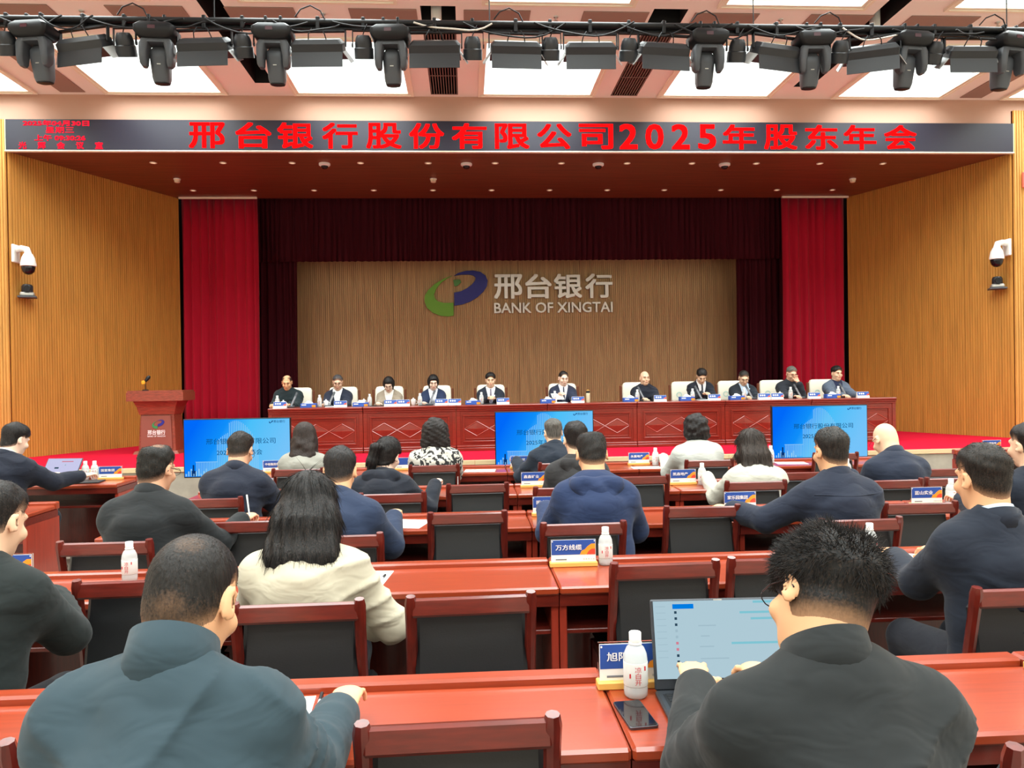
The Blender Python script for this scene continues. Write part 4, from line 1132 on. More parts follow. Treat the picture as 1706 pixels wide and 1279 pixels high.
    if shirt is not None:
        wid = np.clip(.075 * (ww + .30) / .30, -.02, .09)
        cut = np.where(ff > -.01, np.minimum(wid - np.abs(u), .05), -1.0).astype(f4)
        J.F = np.maximum(J.F, cut)
        Sf = G.dup(); Sf.F = np.maximum(np.maximum(Sf.F - f4(.006), -(ff - f4(.0)) + u * 0), np.maximum(np.abs(u) - f4(.1) + ww * 0, -(ww + f4(.36)) + u * 0))
        v, q = biggest(*Sf.nets()); obj('shirt', np_mesh('shirt', v, q, cloth('cloth %d %d %d' % shirt, shirt)), t)
        if tie is not None:
            Tf = G.dup(); tw_ = np.clip(.012 - ww * .045, .012, .03)
            Tf.F = np.maximum(np.maximum(Tf.F - f4(.014), -(ff - f4(.0)) + u * 0), np.maximum(np.abs(u) - tw_.astype(f4), np.maximum(-(ww + f4(.34)), ww - f4(.01)) + u * 0))
            v, q = Tf.nets()
            if len(q): v, q = biggest(v, q)
            if len(q): obj('tie', np_mesh('tie', v, q, cloth('cloth %d %d %d' % tie, tie)), t)
    for zz, x0, x1 in seams:
        kz = int(np.argmin(np.abs(ax[2] - zz))); P_ = []
        for xx in np.linspace(x0, x1, 26):
            ki = int(np.argmin(np.abs(ax[0] - xx))); col_ = J.F[ki, :, kz]; w_ = np.nonzero(col_ < 0)[0]
            if len(w_) and w_[0] > 0:
                j_ = w_[0]; a_, b_ = col_[j_ - 1], col_[j_]; P_.append((xx, float(ax[1][j_ - 1] + (ax[1][j_] - ax[1][j_ - 1]) * a_ / (a_ - b_)) - .0005, float(ax[2][kz])))
        if len(P_) > 4:
            for _ in range(3): P_ = [P_[0]] + [tuple((np.array(P_[i - 1]) + 2 * np.array(P_[i]) + np.array(P_[i + 1])) / 4) for i in range(1, len(P_) - 1)] + [P_[-1]]
            MB().tube(P_, .0032, 6).build('yoke_seam', tm, t, True)
    for mx_, mz_ in marks:
        kz = int(np.argmin(np.abs(ax[2] - mz_))); ki = int(np.argmin(np.abs(ax[0] - mx_))); w_ = np.nonzero(J.F[ki, :, kz] < 0)[0]
        if len(w_):
            for k_ in range(3): MB().box(mx_ - .012, mx_ + .012, float(ax[1][w_[0]]) - .016, float(ax[1][w_[0]]) - .006, mz_ + k_ * .012, mz_ + k_ * .012 + .005).build('printed_mark', INKW, t)
    v, q = J.nets()
    jo = obj({'jacket': 'jacket', 'shirt': 'top', 'suit': 'suit_jacket', 'hoodie': 'hooded_top', 'blouse': 'blouse'}.get(top, 'jacket'), np_mesh('garment', v, q, tm), t)
    if Lg is not None:
        Lg.F -= f4(.012); v, q = Lg.nets(); obj('trousers', np_mesh('trousers', v, q, cloth('cloth %d %d %d' % trou, trou)), t)
    # collars
    def ring(nm, m, rx, ry, h0, h1, flare, open_deg, thick, tilt=0.0, yo=0.0):
        nd = unit(piv - nb + bz * .03); cxv = bx; cyv = np.cross(nd, cxv); mb = MB(); rings = []
        n = 28
        for i in range(n + 1):
            a = R(90 + open_deg / 2) + (2 * math.pi - R(open_deg)) * i / n
            dv = lambda rr, hh: nb + nd * (hh - tilt * math.sin(a)) + cxv * (rr * rx * math.cos(a)) + cyv * (yo + rr * ry * math.sin(a))
            rings.append([dv(1 + flare, h0), dv(1, h1), dv(1 - thick / rx, h1), dv(1 + flare - thick / rx, h0)])
        mb.loft(rings); mb.build(nm, m, t, 'all')
    if collar:
        hf_ = hs * (fem ** .5)
        if shirt is not None: ring('shirt_collar', cloth('cloth %d %d %d' % shirt, shirt), .072 * hf_, .075 * hf_, -.05, .036, .06, 25, .006, .028)
        if top == 'suit': ring('coat_collar', tm, .082 * hf_, .086 * hf_, -.055, .022, .3, 70, .01, .03)
        elif top in ('jacket',): ring('jacket_collar', tm, .078 * hf_, .083 * hf_, -.055, .036 + colh, .2, 40, .01, .028)
        elif top == 'hoodie': ring('neckband', tm, .082 * hf_, .086 * hf_, -.06, .012, .2, 30, .012, .025)
    if hood:
        H = Field(nb - .26, nb + .22, h * .75)
        hk = float(hood); P = lambda a, c, d: nb + bx * a * (1 + (hk - 1) * .6) + by * (c - .008 * (hk - 1) * 3) + bz * d * hk
        for s in (-1, 1):
            H.cone(P(s * .08, .075, -.05), P(s * .095, .0, -.015), .024, .032, .02); H.cone(P(s * .095, .0, -.015), P(s * .085, -.08, -.035), .032, .04, .03)
            H.cone(P(s * .085, -.08, -.035), P(s * .01, -.112, -.15), .04, .03, .025)
        H.cone(P(-.05, -.092, -.03), P(.05, -.092, -.03), .04, .04, .03); H.cone(P(0, -.1, -.06), P(0, -.115, -.15), .05, .02, .03)
        H.ell(P(0, .0, .06), (.078, .082, .1), None, .02, 's')
        hx_, hy_, hz_ = H.ax[0][:, None, None], H.ax[1][None, :, None], H.ax[2][None, None, :]
        H.F = H.F + snoise(hx_, hy_, hz_, 40, sd + 2, 2) * f4(.005)
        v, q = H.nets(); obj('hood', np_mesh('hood', v, q, tm), t)
    # hair
    hm = hair_mat('hair %d %d %d s%d' % (haircol + (skin,)), haircol, SKINC[skin]) if ('hair %d %d %d s%d' % (haircol + (skin,))) not in MATS else MATS['hair %d %d %d s%d' % (haircol + (skin,))]
    if hair: make_hair(B0, t, hair, hc, Rh, hs, hh, hm, nb, by, bz, sd, dens, nstr)
    # face details
    Mh = Matrix.Translation(Vector(hc)) @ Matrix(Rh).to_4x4() @ Matrix.Scale(hs, 4)
    if group == 'stage':
        for s in (-1, 1):
            MB().lathe([(0, .0028), (.006, .002), (.011, 0), (.006, -.002), (0, -.0028)], 10, M=Mh @ T4((s * .031, .0945, .011))).build('eye', EYE, t, 'all')
            MB().box(-.018, .018, -.005, .004, -.0024, .0024, .0015, Mh @ T4((s * .033, .098, .034), (0, R(s * 6), R(-s * 12)))).build('eyebrow', BROW, t)
        MB().box(-.022, .022, -.005, .006, -.005, .005, .003, Mh @ T4((0, .098, -.057))).build('lips', LIPM, t)
    if glasses:
        mb = MB()
        for s in (-1, 1):
            c = [(s * .033 + .026 * math.cos(a), .118, .008 + .019 * math.sin(a)) for a in [R(30 * k) for k in range(13)]]
            mb.tube([Mh @ Vector(p) for p in c], .0014, 5, False)
            mb.tube([Mh @ Vector(p) for p in ((s * .058, .116, .014), (s * .08, .06, .012), (s * .084, -.01, .012), (s * .086, -.03, -.008))], .0018, 5)
        mb.tube([Mh @ Vector(p) for p in ((-.008, .12, .01), (.008, .12, .01))], .0022, 5)
        mb.build('glasses', GFRAME, t)
    return dict(root=t, nb=nb, hc=hc, Rh=Rh, bz=bz, by=by, chest=chest, wr=wr, wl=wl, er=er, el=el)

def sample(F, P):
    I = []; T = []
    for a, x in zip(F.ax, P):
        i = np.clip(np.searchsorted(a, x) - 1, 0, len(a) - 2); I.append(i); T.append(np.clip((x - a[i]) / (a[i + 1] - a[i]), 0, 1).astype(f4))
    r = 0
    for i in (0, 1):
        for j in (0, 1):
            for k in (0, 1):
                r = r + F.F[I[0] + i, I[1] + j, I[2] + k] * (T[0] if i else 1 - T[0]) * (T[1] if j else 1 - T[1]) * (T[2] if k else 1 - T[2])
    return r.astype(f4)
def strands(t, vw, q, n, L, wdt, m, flow, sd, lift=.5, seg=2, jit=.35, droop=0.0):
    """thin tapered hair strands grown from the hair surface; vw vertices, q quads, flow(points, normals) gives the growth direction"""
    r = np.random.RandomState(sd); a, b_, c, d = (vw[q[:, i]] for i in range(4))
    nr = np.cross(c - a, d - b_); ar = np.linalg.norm(nr, axis=1); nr = nr / (ar[:, None] + 1e-12)
    ix = r.choice(len(q), n, p=ar / ar.sum()); u, w = r.rand(n, 1), r.rand(n, 1)
    P = (a[ix] * (1 - u) + b_[ix] * u) * (1 - w) + (d[ix] * (1 - u) + c[ix] * u) * w; N = nr[ix]
    keep = flow(P, N, True); P, N = P[keep], N[keep]; n = len(P)
    D = flow(P, N, False) + r.normal(size=(n, 3)) * jit; D /= np.linalg.norm(D, axis=1)[:, None]
    S = np.cross(D, N + r.normal(size=(n, 3)) * .2); S /= np.linalg.norm(S, axis=1)[:, None] + 1e-9; T_ = np.cross(D, S)
    Ls = L * r.uniform(.6, 1.25, (n, 1)); V = []; p = P - N * .002
    for k in range(seg + 1):
        f = k / seg; wd = wdt * (1 - .8 * f)
        for an in (0, 2.094, 4.189): V.append(p + S * (math.cos(an) * wd) + T_ * (math.sin(an) * wd))
        p = p + D * Ls / seg; D = D + np.array([0, 0, -droop]); D /= np.linalg.norm(D, axis=1)[:, None]
    V = np.stack(V, 1); Q = []
    for k in range(seg):
        for e in range(3): Q.append([3 * k + e, 3 * k + (e + 1) % 3, 3 * k + 3 + (e + 1) % 3, 3 * k + 3 + e])
    Q = np.array(Q); m_ = V.shape[1]
    o = obj('hair_strands', np_mesh('hair_strands', V.reshape(-1, 3), (Q[None] + (np.arange(n) * m_)[:, None, None]).reshape(-1, 4), m, np.ones(n * m_, f4)), t)
    o['kind'] = 'stuff'; return o
def make_hair(B0, t, style, hc, Rh, hs, hh, hm, nb, by, bz, sd, dens, nstr=0):
    """hair is its own mesh: a shell on the skull whose thickness follows the cut, plus falling masses for long styles"""
    lo, hi = (-.125, -.15, -.12), (.125, .14, .165)
    long_ = style in ('long', 'straight', 'wavy', 'curly', 'bob', 'pony', 'curlyshort')
    if style in ('long', 'straight', 'wavy'): lo, hi = (-.19, -.26, -.46), (.19, .14, .165)
    if style == 'curly': lo, hi = (-.19, -.2, -.26), (.19, .15, .19)
    if style in ('bob', 'curlyshort'): lo, hi = (-.15, -.16, -.17), (.15, .15, .17)
    if style == 'pony': lo, hi = (-.16, -.22, -.40), (.15, .14, .165)
    F = Field(np.array(lo), np.array(hi), hh / hs)
    X = F.ax[0][:, None, None]; Y = F.ax[1][None, :, None]; Z = F.ax[2][None, None, :]
    base = sample(B0, [hc[i] + hs * (Rh[i, 0] * X + Rh[i, 1] * Y + Rh[i, 2] * Z) for i in range(3)]) / f4(hs)
    zb = hairline(F.ax[1])[None, :, None] + smooth(.0, -.05, Y) * (np.abs(X) / f4(.07)) ** 2 * f4(.022) - smooth(.03, .075, Y) * np.minimum((np.abs(X) / f4(.06)) ** 2, 1.2) * f4(.03)
    s = Z - zb + X * 0
    ax_ = np.abs(X)
    front = smooth(.04, .08, Y + 0 * X + 0 * Z)
    noise = snoise(X * 1.0, Y * 1.0, Z * 1.0, 75, sd, 2)
    if style == 'short':
        th = .003 + .015 * smooth(.0, .09, Z) + .004 * noise * smooth(.0, .08, Z); fade = .06
    elif style == 'buzz':
        th = .003 + .003 * smooth(.0, .08, Z) + noise * 0; fade = .05
    elif style == 'spiky':
        th = .0012 + .003 * smooth(-.07, -.01, Z) + .022 * smooth(-.012, .055, Z) + (.006 * noise + .004 * snoise(X, Y, Z * .3, 150, sd + 3, 1)) * smooth(.01, .07, Z); fade = .03; s = Z + .07 - .35 * np.maximum(0, Y + .02) * 1.0 + X * 0 + np.where(Y > .0, np.minimum(0, (Z - zb)), 0)
    elif style == 'parted':
        th = .006 + .020 * smooth(.0, .1, Z) + .003 * noise; fade = .025
    elif style == 'balding':
        s = np.minimum(s, .012 + .10 - Z * 1.0 + X * 0 + np.maximum(0, -Y - .05) * .4); s = np.where(Y > .045, np.minimum(s, .05 - Y + ax_ * .0), s); th = .006 + noise * .001; fade = .03
    elif style == 'receding':
        s = s - front * .03 * (ax_ < .05) ; th = .005 + .008 * smooth(.02, .1, Z) + noise * .002; fade = .03
    elif style == 'thincrown':
        r = np.sqrt(X * X + (Y + .035) ** 2 + (Z - .115) ** 2); th = .006 + .013 * smooth(.02, .1, Z) * smooth(.02, .07, r) + noise * .003; fade = .05
    elif style in ('long', 'straight', 'wavy', 'bob', 'pony', 'curly', 'curlyshort'):
        th = .012 + .008 * smooth(.0, .1, Z) + .002 * noise; fade = .02
        s = np.maximum(s, np.minimum(-.0 - Y + .02 + X * 0, Z + .1 + X * 0)) if style != 'pony' else s
    th = (th + X * 0 + Y * 0 + Z * 0)
    cov = smooth(0, fade, s)
    dive = .012 if long_ else .0012 + .011 * smooth(.0, -.02, s)
    H = base - (th * cov - dive * (1 - cov))
    H = np.maximum(H, (np.minimum(zb, -.05) - .02 - Z) if not long_ else (-(Z + .115) + X * 0 + Y * 0))
    F.F = H.astype(f4)
    g = None
    if style in ('long', 'straight', 'wavy'):
        D = F.like(); L = {'long': -.33, 'straight': -.34, 'wavy': -.33}[style]
        Rl = Rh.T
        dn = Rl @ V3(0, 0, -1); back = Rl @ (-by)   # world down and back of the torso, in head axes
        kk = 1.15 if style == 'long' else 1.0
        fr = Rl @ by
        a0 = V3(0, -.045, .03); a1 = V3(0, -.075, -.07); a2 = a1 + dn * .12 + back * (.055 if style == 'long' else .045); a3 = a2 + dn * (.17 if style == 'long' else .15) + back * .035
        D.cone(a0, a1, .098, .104 * kk, .0, fr, .62); D.cone(a1, a2, .104 * kk, .112 * kk, .03, fr, .48); D.cone(a2, a3, .112 * kk, .07 * kk, .03, fr, .38)
        for sx in (-1, 1):
            q0 = V3(sx * .06, .0, .04); q1 = V3(sx * .088, -.02, -.06); q2 = q1 + dn * .14 + V3(sx * .012, -.03, 0)
            D.cone(q0, q1, .034, .034, .02); D.cone(q1, q2, .034, .02, .03)
        amp = {'long': .004, 'straight': .003, 'wavy': .011}[style]
        if style == 'wavy': gr = snoise(X * 1.0, Y, Z * .8, 60, sd, 2)
        else: gr = np.sin(X * f4(150) + snoise(X, Y, Z * .5, 18, sd, 2) * 2.5)
        D.F = D.F + f4(amp) * gr * smooth(.06, -.06, Z + 0 * X)
        h_ = np.maximum(.03 - np.abs(F.F - D.F), 0) / .03
        F.F = np.minimum(F.F, D.F) - h_ * h_ * f4(.03 * .25)
    elif style in ('bob', 'curlyshort', 'curly'):
        D = F.like()
        if style == 'bob':
            D.ell(V3(0, -.02, .02), (.094, .112, .118), None, 0); D.cone(V3(0, -.03, .0), V3(0, -.045, -.09), .092, .075, .03)
            face = np.maximum(np.maximum(np.abs(X) - f4(.058), -(Y - f4(.045))) + 0 * Z, Z - f4(.062))
            D.F = np.maximum(D.F, -face.astype(f4)); D.F = np.maximum(D.F, (-(Z + f4(.125)) + 0 * X + 0 * Y).astype(f4))
            D.F = D.F + f4(.002) * np.sin(np.arctan2(X, Y) * f4(30)) * (Z < .05)
        elif style == 'curlyshort':
            D.ell(V3(0, -.025, .025), (.112, .115, .118), None, 0); D.ell(V3(0, -.04, -.055), (.12, .085, .08), None, .05)
            D.F = D.F + f4(.008) * snoise(X, Y, Z, 85, sd, 3); D.F = np.maximum(D.F, ((Y - f4(.05)) + 0 * X - np.maximum(0, Z - f4(.05))).astype(f4))
        else:
            D.ell(V3(0, -.03, .03), (.118, .12, .118), None, 0); D.ell(V3(0, -.055, -.08), (.14, .085, .12), None, .05)
            D.F = D.F + f4(.010) * snoise(X, Y, Z, 80, sd, 3); D.F = np.maximum(D.F, ((Y - f4(.05)) + 0 * X - np.maximum(0, Z - f4(.05))).astype(f4))
        F.F = np.minimum(F.F, D.F)
    elif style == 'pony':
        D = F.like(); dn = Rh.T @ V3(0, 0, -1)
        p0 = V3(0, -.1, .045); p1 = V3(-.03, -.145, .03); p2 = p1 + dn * .1 + V3(-.025, -.01, 0); p3 = p2 + dn * .17 + V3(-.02, .0, 0)
        D.cone(p0, p1, .025, .03, 0); D.cone(p1, p2, .032, .036, .02); D.cone(p2, p3, .036, .02, .02)
        D.F = D.F + f4(.003) * np.sin(X * f4(220) + Y * f4(160))
        F.F = np.minimum(F.F, D.F)
    v, q = F.nets()
    if len(q) == 0: return
    dn_ = np.ones(len(v), f4) * dens
    if not long_:
        I = [np.clip(np.searchsorted(F.ax[i], v[:, i]), 0, len(F.ax[i]) - 1) for i in range(3)]
        dd = cov + 0 * base; dn_ = dd[I[0], I[1], I[2]]
        if style == 'buzz': r = np.sqrt((v[:, 0] - .01) ** 2 + (v[:, 1] + .075) ** 2 + (v[:, 2] - .075) ** 2); pn = snoise(v[:, 0], v[:, 1], v[:, 2], 55, 5, 2); dn_ = dn_ * (.8 + .2 * smooth(-.06, .05, v[:, 2])) * dens - .13 * smooth(.065, .01, r) - .10 * smooth(-.2, .8, pn) * smooth(.0, -.06, v[:, 1])
        elif style == 'spiky': dn_ = (.35 + .65 * smooth(-.07, -.015, v[:, 2])) * smooth(-.001, .004, (th + 0 * base)[I[0], I[1], I[2]])
        elif style == 'thincrown':
            r = np.sqrt(v[:, 0] ** 2 + (v[:, 1] + .035) ** 2 + (v[:, 2] - .115) ** 2); dn_ = dn_ * (.45 + .55 * smooth(.015, .06, r))
        else: dn_ = dn_ * dens
    vw = (v.astype(np.float64) * hs) @ Rh.T + hc
    obj('hair', np_mesh('hair', vw, q, hm, dn_), t)
    if nstr > 0:
        upl = Rh @ V3(0, 0, 1); fw = Rh @ V3(0, 1, 0); crown = hc + Rh @ V3(0, -.045, .11) * hs
        def flow(P, N, k):
            if k:
                z = ((P - hc) @ Rh)[:, 2] / hs; I = np.random.RandomState(3).rand(len(P))
                return (z > (.012 if style == 'spiky' else -.015 if style != 'buzz' else -.06)) if not long_ else z > -.3
            if long_: 
                D = np.tile(np.array([0, 0, -1.0]), (len(P), 1)); D -= N * (D * N).sum(1)[:, None]; return D * 1.2 + N * .05
            if style == 'spiky':
                D = P - crown; D -= N * (D * N).sum(1)[:, None]; D /= np.linalg.norm(D, axis=1)[:, None] + 1e-6
                z = (((P - hc) @ Rh)[:, 2] / hs)[:, None]; k_ = smooth(.0, .09, z)
                return D * (1 - .7 * k_) + N * (.3 + .35 * k_) + upl * .15 + fw * .35 * k_
            D = P - crown; D -= N * (D * N).sum(1)[:, None]; D /= np.linalg.norm(D, axis=1)[:, None] + 1e-6
            return D * .9 + N * .45
        if style == 'spiky': strands(t, vw, q, int(nstr * 1.5), .024, .0009, hm, flow, sd, jit=.28, seg=2)
        elif long_: strands(t, vw, q, nstr, .07 if style in ('long', 'straight', 'wavy') else .03, .0012 if hh < .0062 else .0016, hm, flow, sd, jit=.06, seg=3, droop=.1)
        elif style == 'buzz': strands(t, vw, q, nstr, .006, .0006, hm, flow, sd, jit=.25, seg=1)
        else: strands(t, vw, q, nstr, .012, .0008, hm, flow, sd, jit=.22, seg=2)

# ------------------------------------------------------------------ the audience, seen from behind
NAVY = (40, 50, 72); AUD = 'seated audience'
NEAR = dict(h=.0095, hf=.006, hh=.0045, nstr=6000)
MID = dict(h=.013, hf=.0085, hh=.0065, nstr=2500, fold=.65)
FAR = dict(h=.017, hf=.011, hh=.0085)
pA = person('person', 'man in a dark teal jacket with buzzed hair, bottom left foreground', (-0.530, 1.500, 1.323), lean=15, hp=28, hy=-10, skin=4, hair='buzz', haircol=(34, 30, 28), dens=1.12, top='jacket', topcol=(44, 60, 68), bulk=1.0, sw=.18, wr=(.22, .58, .83), wl=(-.16, .5, .82), elbow_out=.12, neck=.028, colh=.02, group=AUD, **NEAR)
pB = person('person', 'man in black with spiky black hair typing on the open laptop', (0.691, 1.470, 1.291), lean=13, hp=24, hy=6, hr=24, skin=4, hair='spiky', haircol=(20, 19, 20), top='jacket', topcol=(27, 30, 31), bulk=1.03, sw=.19, wr=(.12, .6, .84), wl=(-.10, .62, .84), curll=.35, seams=((.93, -.19, .19),), elbow_out=.45, neck=.03, colh=.012, armk=1.13, group=AUD, glasses=True, **NEAR)
pC = person('person', 'man in a dark green-black jacket cut off by the left edge', (-1.599, 2.694, 1.294), lean=16, hp=20, hy=-10, skin=1, hair='short', top='jacket', topcol=(24, 31, 31), bulk=1.02, wr=(.04, .5, .83), elbow_out=.9, hs=1.04, group=AUD, **MID)
pD = person('person', 'woman in a cream hooded top with long straight black hair', (-0.618, 3.037, 1.258), lean=14, hp=20, sex='f', skin=3, sw=.19, bulk=1.08, hair='long', haircol=(22, 21, 22), top='hoodie', topcol=(184, 176, 156), hood=False, wr=(.15, .33, .64), elbow_out=1.3, wl=(-.1, .5, .82), handr=((-.8, .5, -.2), (0, 0, 1)), hs=1.04, group=AUD, h=.011, hf=.007, hh=.006, nstr=4000)
pE = person('person', 'man in a navy suit with pale shirt collar at the right edge', (1.985, 2.852, 1.342), lean=6, hp=8, hy=4, skin=4, hair='short', haircol=(40, 37, 34), top='suit', topcol=(26, 32, 44), shirt=(170, 185, 200), bulk=1.05, sw=.185, wl=(-.12, .5, .82), hs=1.04, group=AUD, h=.011, hf=.007, hh=.006, nstr=4000)
pG = person('person', 'man in a black jacket writing with a pen, left of centre', (-1.661, 4.212, 1.300), lean=16, hp=14, hy=-14, skin=2, hair='thincrown', haircol=(26, 28, 26), top='jacket', topcol=(28, 31, 33), bulk=1.04, sw=.185, wr=(.36, .5, .84), curlr=1.35, glasses=True, hs=1.04, group=AUD, **MID)
pH = person('person', 'man with short hair in a mid-blue suit jacket', (-0.698, 4.258, 1.259), lean=20, hp=18, skin=4, hair='short', haircol=(40, 40, 42), top='suit', topcol=(36, 48, 72), bulk=1.02, sw=.185, wr=(.26, .52, .83), hs=1.04, group=AUD, **MID)
pF = person('person', 'man in a bright navy-blue hooded jacket with thinning crown, centre', (0.713, 4.388, 1.308), lean=16, hp=22, skin=4, hair='thincrown', haircol=(32, 32, 32), top='jacket', topcol=(34, 48, 80), collar=False, hood=1.45, marks=((.06, .82),), bulk=1.06, sw=.185, wr=(.26, .5, .83), wl=(-.24, .5, .83), hs=1.04, group=AUD, **MID)
pI = person('person', 'broad man in a navy jacket with left arm stretched out, right of centre', (2.051, 4.226, 1.320), lean=12, hp=8, hy=5, skin=4, hair='short', haircol=(44, 42, 40), top='jacket', topcol=(31, 37, 52), bulk=1.07, sw=.185, wl=(-.48, .42, .83), elbow_out=1.0, hs=1.05, seams=((.98, -.18, .18),), group=AUD, **MID)
pO = person('person', 'man in dark navy mostly cut off by the right edge', (3.278, 4.312, 1.319), lean=10, hp=6, hy=8, skin=1, hair='short', top='suit', topcol=(26, 32, 44), hs=1.04, group=AUD, **FAR)
pJ = person('person', 'man in a navy suit before the left television', (-1.626, 5.615, 1.264), lean=18, hp=24, skin=2, hair='short', haircol=(40, 34, 30), top='suit', topcol=(29, 34, 48), bulk=1.03, sw=.185, wr=(.3, .48, .83), glasses=True, hs=1.04, hy=-3, group=AUD, **MID)
pK = person('person', 'woman with a long black ponytail in a dark navy hooded top', (-0.583, 5.644, 1.210), lean=24, hp=16, hy=-22, hr=6, sex='f', skin=3, hair='pony', haircol=(22, 22, 24), top='hoodie', topcol=(28, 32, 42), hood=1.2, bulk=1.07, sw=.18, wr=(.36, .46, .84), curlr=1.35, hs=1.04, group=AUD, **MID)
pL = person('person', 'man in a charcoal hooded top behind the middle television', (0.799, 5.652, 1.302), lean=12, hp=8, hy=4, skin=1, hair='short', haircol=(30, 28, 28), top='hoodie', topcol=(44, 43, 44), hood=1.2, bulk=1.02, hs=1.04, group=AUD, **MID)
pM = person('person', 'woman in white with long straight brown hair', (2.165, 5.763, 1.205), lean=18, hp=14, sex='f', skin=3, hair='straight', haircol=(58, 48, 42), top='blouse', topcol=(184, 182, 170), bulk=1.07, sw=.175, wl=(-.24, .5, .82), collar=False, hs=1.04, group=AUD, **MID)
pN = person('person', 'bald man in a navy jacket beside the right television', (3.217, 5.737, 1.233), lean=20, hp=30, hy=7, skin=1, hair=None, top='jacket', topcol=(31, 38, 54), bulk=1.05, sw=.185, glasses=True, hs=1.04, group=AUD, **MID)
pQ = person('person', 'woman in light grey with long wavy dark hair, front row', (-1.492, 7.186, 1.255), lean=14, hp=6, sex='f', skin=3, hair='wavy', haircol=(52, 40, 36), top='blouse', topcol=(148, 147, 138), bulk=1.05, sw=.17, collar=False, hs=1.03, group=AUD, **FAR)
def pattern_cloth():
    m = cloth('black white pattern', (214, 208, 196)); nt = m.node_tree; b = nt.nodes['Principled BSDF']
    tc = nt.nodes.new('ShaderNodeTexCoord'); no = nt.nodes.new('ShaderNodeTexNoise'); no.inputs['Scale'].default_value = 15; no.inputs['Detail'].default_value = 1; no.inputs['Distortion'].default_value = 1.5
    rp = nt.nodes.new('ShaderNodeValToRGB'); rp.color_ramp.interpolation = 'CONSTANT'
    rp.color_ramp.elements[0].color = lin((44, 43, 44)); rp.color_ramp.elements[1].color = lin((190, 186, 176)); rp.color_ramp.elements[1].position = .46
    nt.links.new(tc.outputs['Object'], no.inputs['Vector']); nt.links.new(no.outputs['Fac'], rp.inputs[0]); nt.links.new(rp.outputs[0], b.inputs['Base Color']); return m
pR = person('person', 'woman with big curly hair in a black and white patterned blouse', (-0.299, 7.264, 1.256), lean=15, hp=6, sex='f', skin=3, hair='curly', haircol=(34, 30, 30), top='blouse', topcol=pattern_cloth(), bulk=1.09, sw=.19, collar=False, hs=1.03, group=AUD, **FAR)
pS = person('person', 'grey-haired man in dark navy before the middle television', (0.814, 7.259, 1.241), lean=18, hp=12, hy=8, skin=1, hair='short', haircol=(112, 108, 102), top='jacket', topcol=(28, 36, 48), bulk=1.07, sw=.185, wl=(-.34, .46, .83), hs=1.03, group=AUD, **FAR)
pT = person('person', 'woman in a white top with short curly black hair, front row', (2.169, 7.197, 1.265), lean=15, hp=6, sex='f', skin=3, hair='curlyshort', haircol=(30, 28, 30), top='blouse', topcol=(184, 186, 180), bulk=1.11, sw=.185, collar=False, wl=(-.22, .5, .83), hs=1.03, group=AUD, **FAR)
pU = person('person', 'man in a dark navy suit typing at the left edge', (-3.775, 6.662, 1.307), lean=12, hp=22, hy=-12, yaw=-12, skin=3, hair='parted', haircol=(24, 24, 26), top='suit', topcol=(26, 31, 44), shirt=(224, 222, 220), bulk=1.04, wr=(.3, .56, .84), wl=(-.05, .55, .84), hs=1.03, group=AUD, **MID)

# ------------------------------------------------------------------ the eleven people behind the stage table
SX = [-3.00, -2.16, -1.31, -.56, .41, 1.66, 3.07, 4.065, 4.81, 5.66, 6.47]
SZ = [1.757, 1.745, 1.681, 1.71, 1.746, 1.758, 1.716, 1.743, 1.701, 1.772, 1.771]
ST = dict(floor=ZS, group='stage', yaw=180, h=.014, hf=.0075, hh=.0065, fold=.8, bulk=1.02)
def st(i, label, **k):
    a = dict(ST); a.update(k); y = a.pop('Y', 13.08); return person('person', label, (SX[i], y, SZ[i]), **a)
BK = (22, 22, 24)
st(0, 'balding man in a dark zip jacket, leftmost at the stage table', lean=10, hp=20, hy=4, skin=4, hair='balding', haircol=(44, 34, 30), top='jacket', topcol=(30, 42, 46), bulk=1.05, sw=.185)
st(1, 'grey-haired man in glasses, open navy jacket and white shirt on stage', lean=8, hp=18, hy=6, skin=0, hair='short', haircol=(92, 90, 92), top='suit', topcol=(36, 42, 58), shirt=(222, 228, 232), glasses=True)
st(2, 'bob-haired woman in a beige tweed jacket reading on stage', lean=12, hp=32, sex='f', skin=3, hair='bob', haircol=BK, top='suit', topcol=(150, 138, 122), shirt=(232, 230, 226), glasses=True, bulk=1.02)
st(3, 'bob-haired woman in navy with a wide white collar on stage', lean=8, hp=18, hy=6, sex='f', skin=3, hair='bob', haircol=BK, top='suit', topcol=(34, 46, 74), shirt=(214, 218, 230), bulk=1.04)
st(4, 'black-haired man in a dark suit and grey tie with hands together', lean=4, hp=6, hy=0, skin=1, hair='parted', haircol=BK, top='suit', topcol=(34, 40, 52), shirt=(226, 226, 232), tie=(120, 112, 126), wr=(.05, .42, .82), wl=(-.05, .42, .82))
st(5, 'speaker with receding hair in a navy suit and dark tie on stage', lean=6, hp=12, hy=8, skin=3, hair='receding', haircol=(34, 28, 28), top='suit', topcol=(40, 46, 66), shirt=(228, 228, 234), tie=(74, 78, 92), wr=(.12, .4, .86))
st(6, 'bald man in a black zipped jacket on stage', lean=6, hp=2, hy=6, skin=1, hair=None, top='jacket', topcol=(28, 32, 44), bulk=1.04)
st(7, 'black-haired man in a black suit writing with head bowed on stage', lean=12, hp=34, hy=-6, skin=1, hair='parted', haircol=BK, top='suit', topcol=(30, 34, 44), shirt=(226, 226, 230), tie=(40, 40, 52), wr=(.08, .44, .82))
st(8, 'man in glasses with a light blue shirt and dark jacket on stage', lean=10, hp=26, hy=-8, skin=1, hair='short', haircol=(40, 40, 36), top='suit', topcol=(34, 40, 48), shirt=(190, 212, 236), glasses=True)
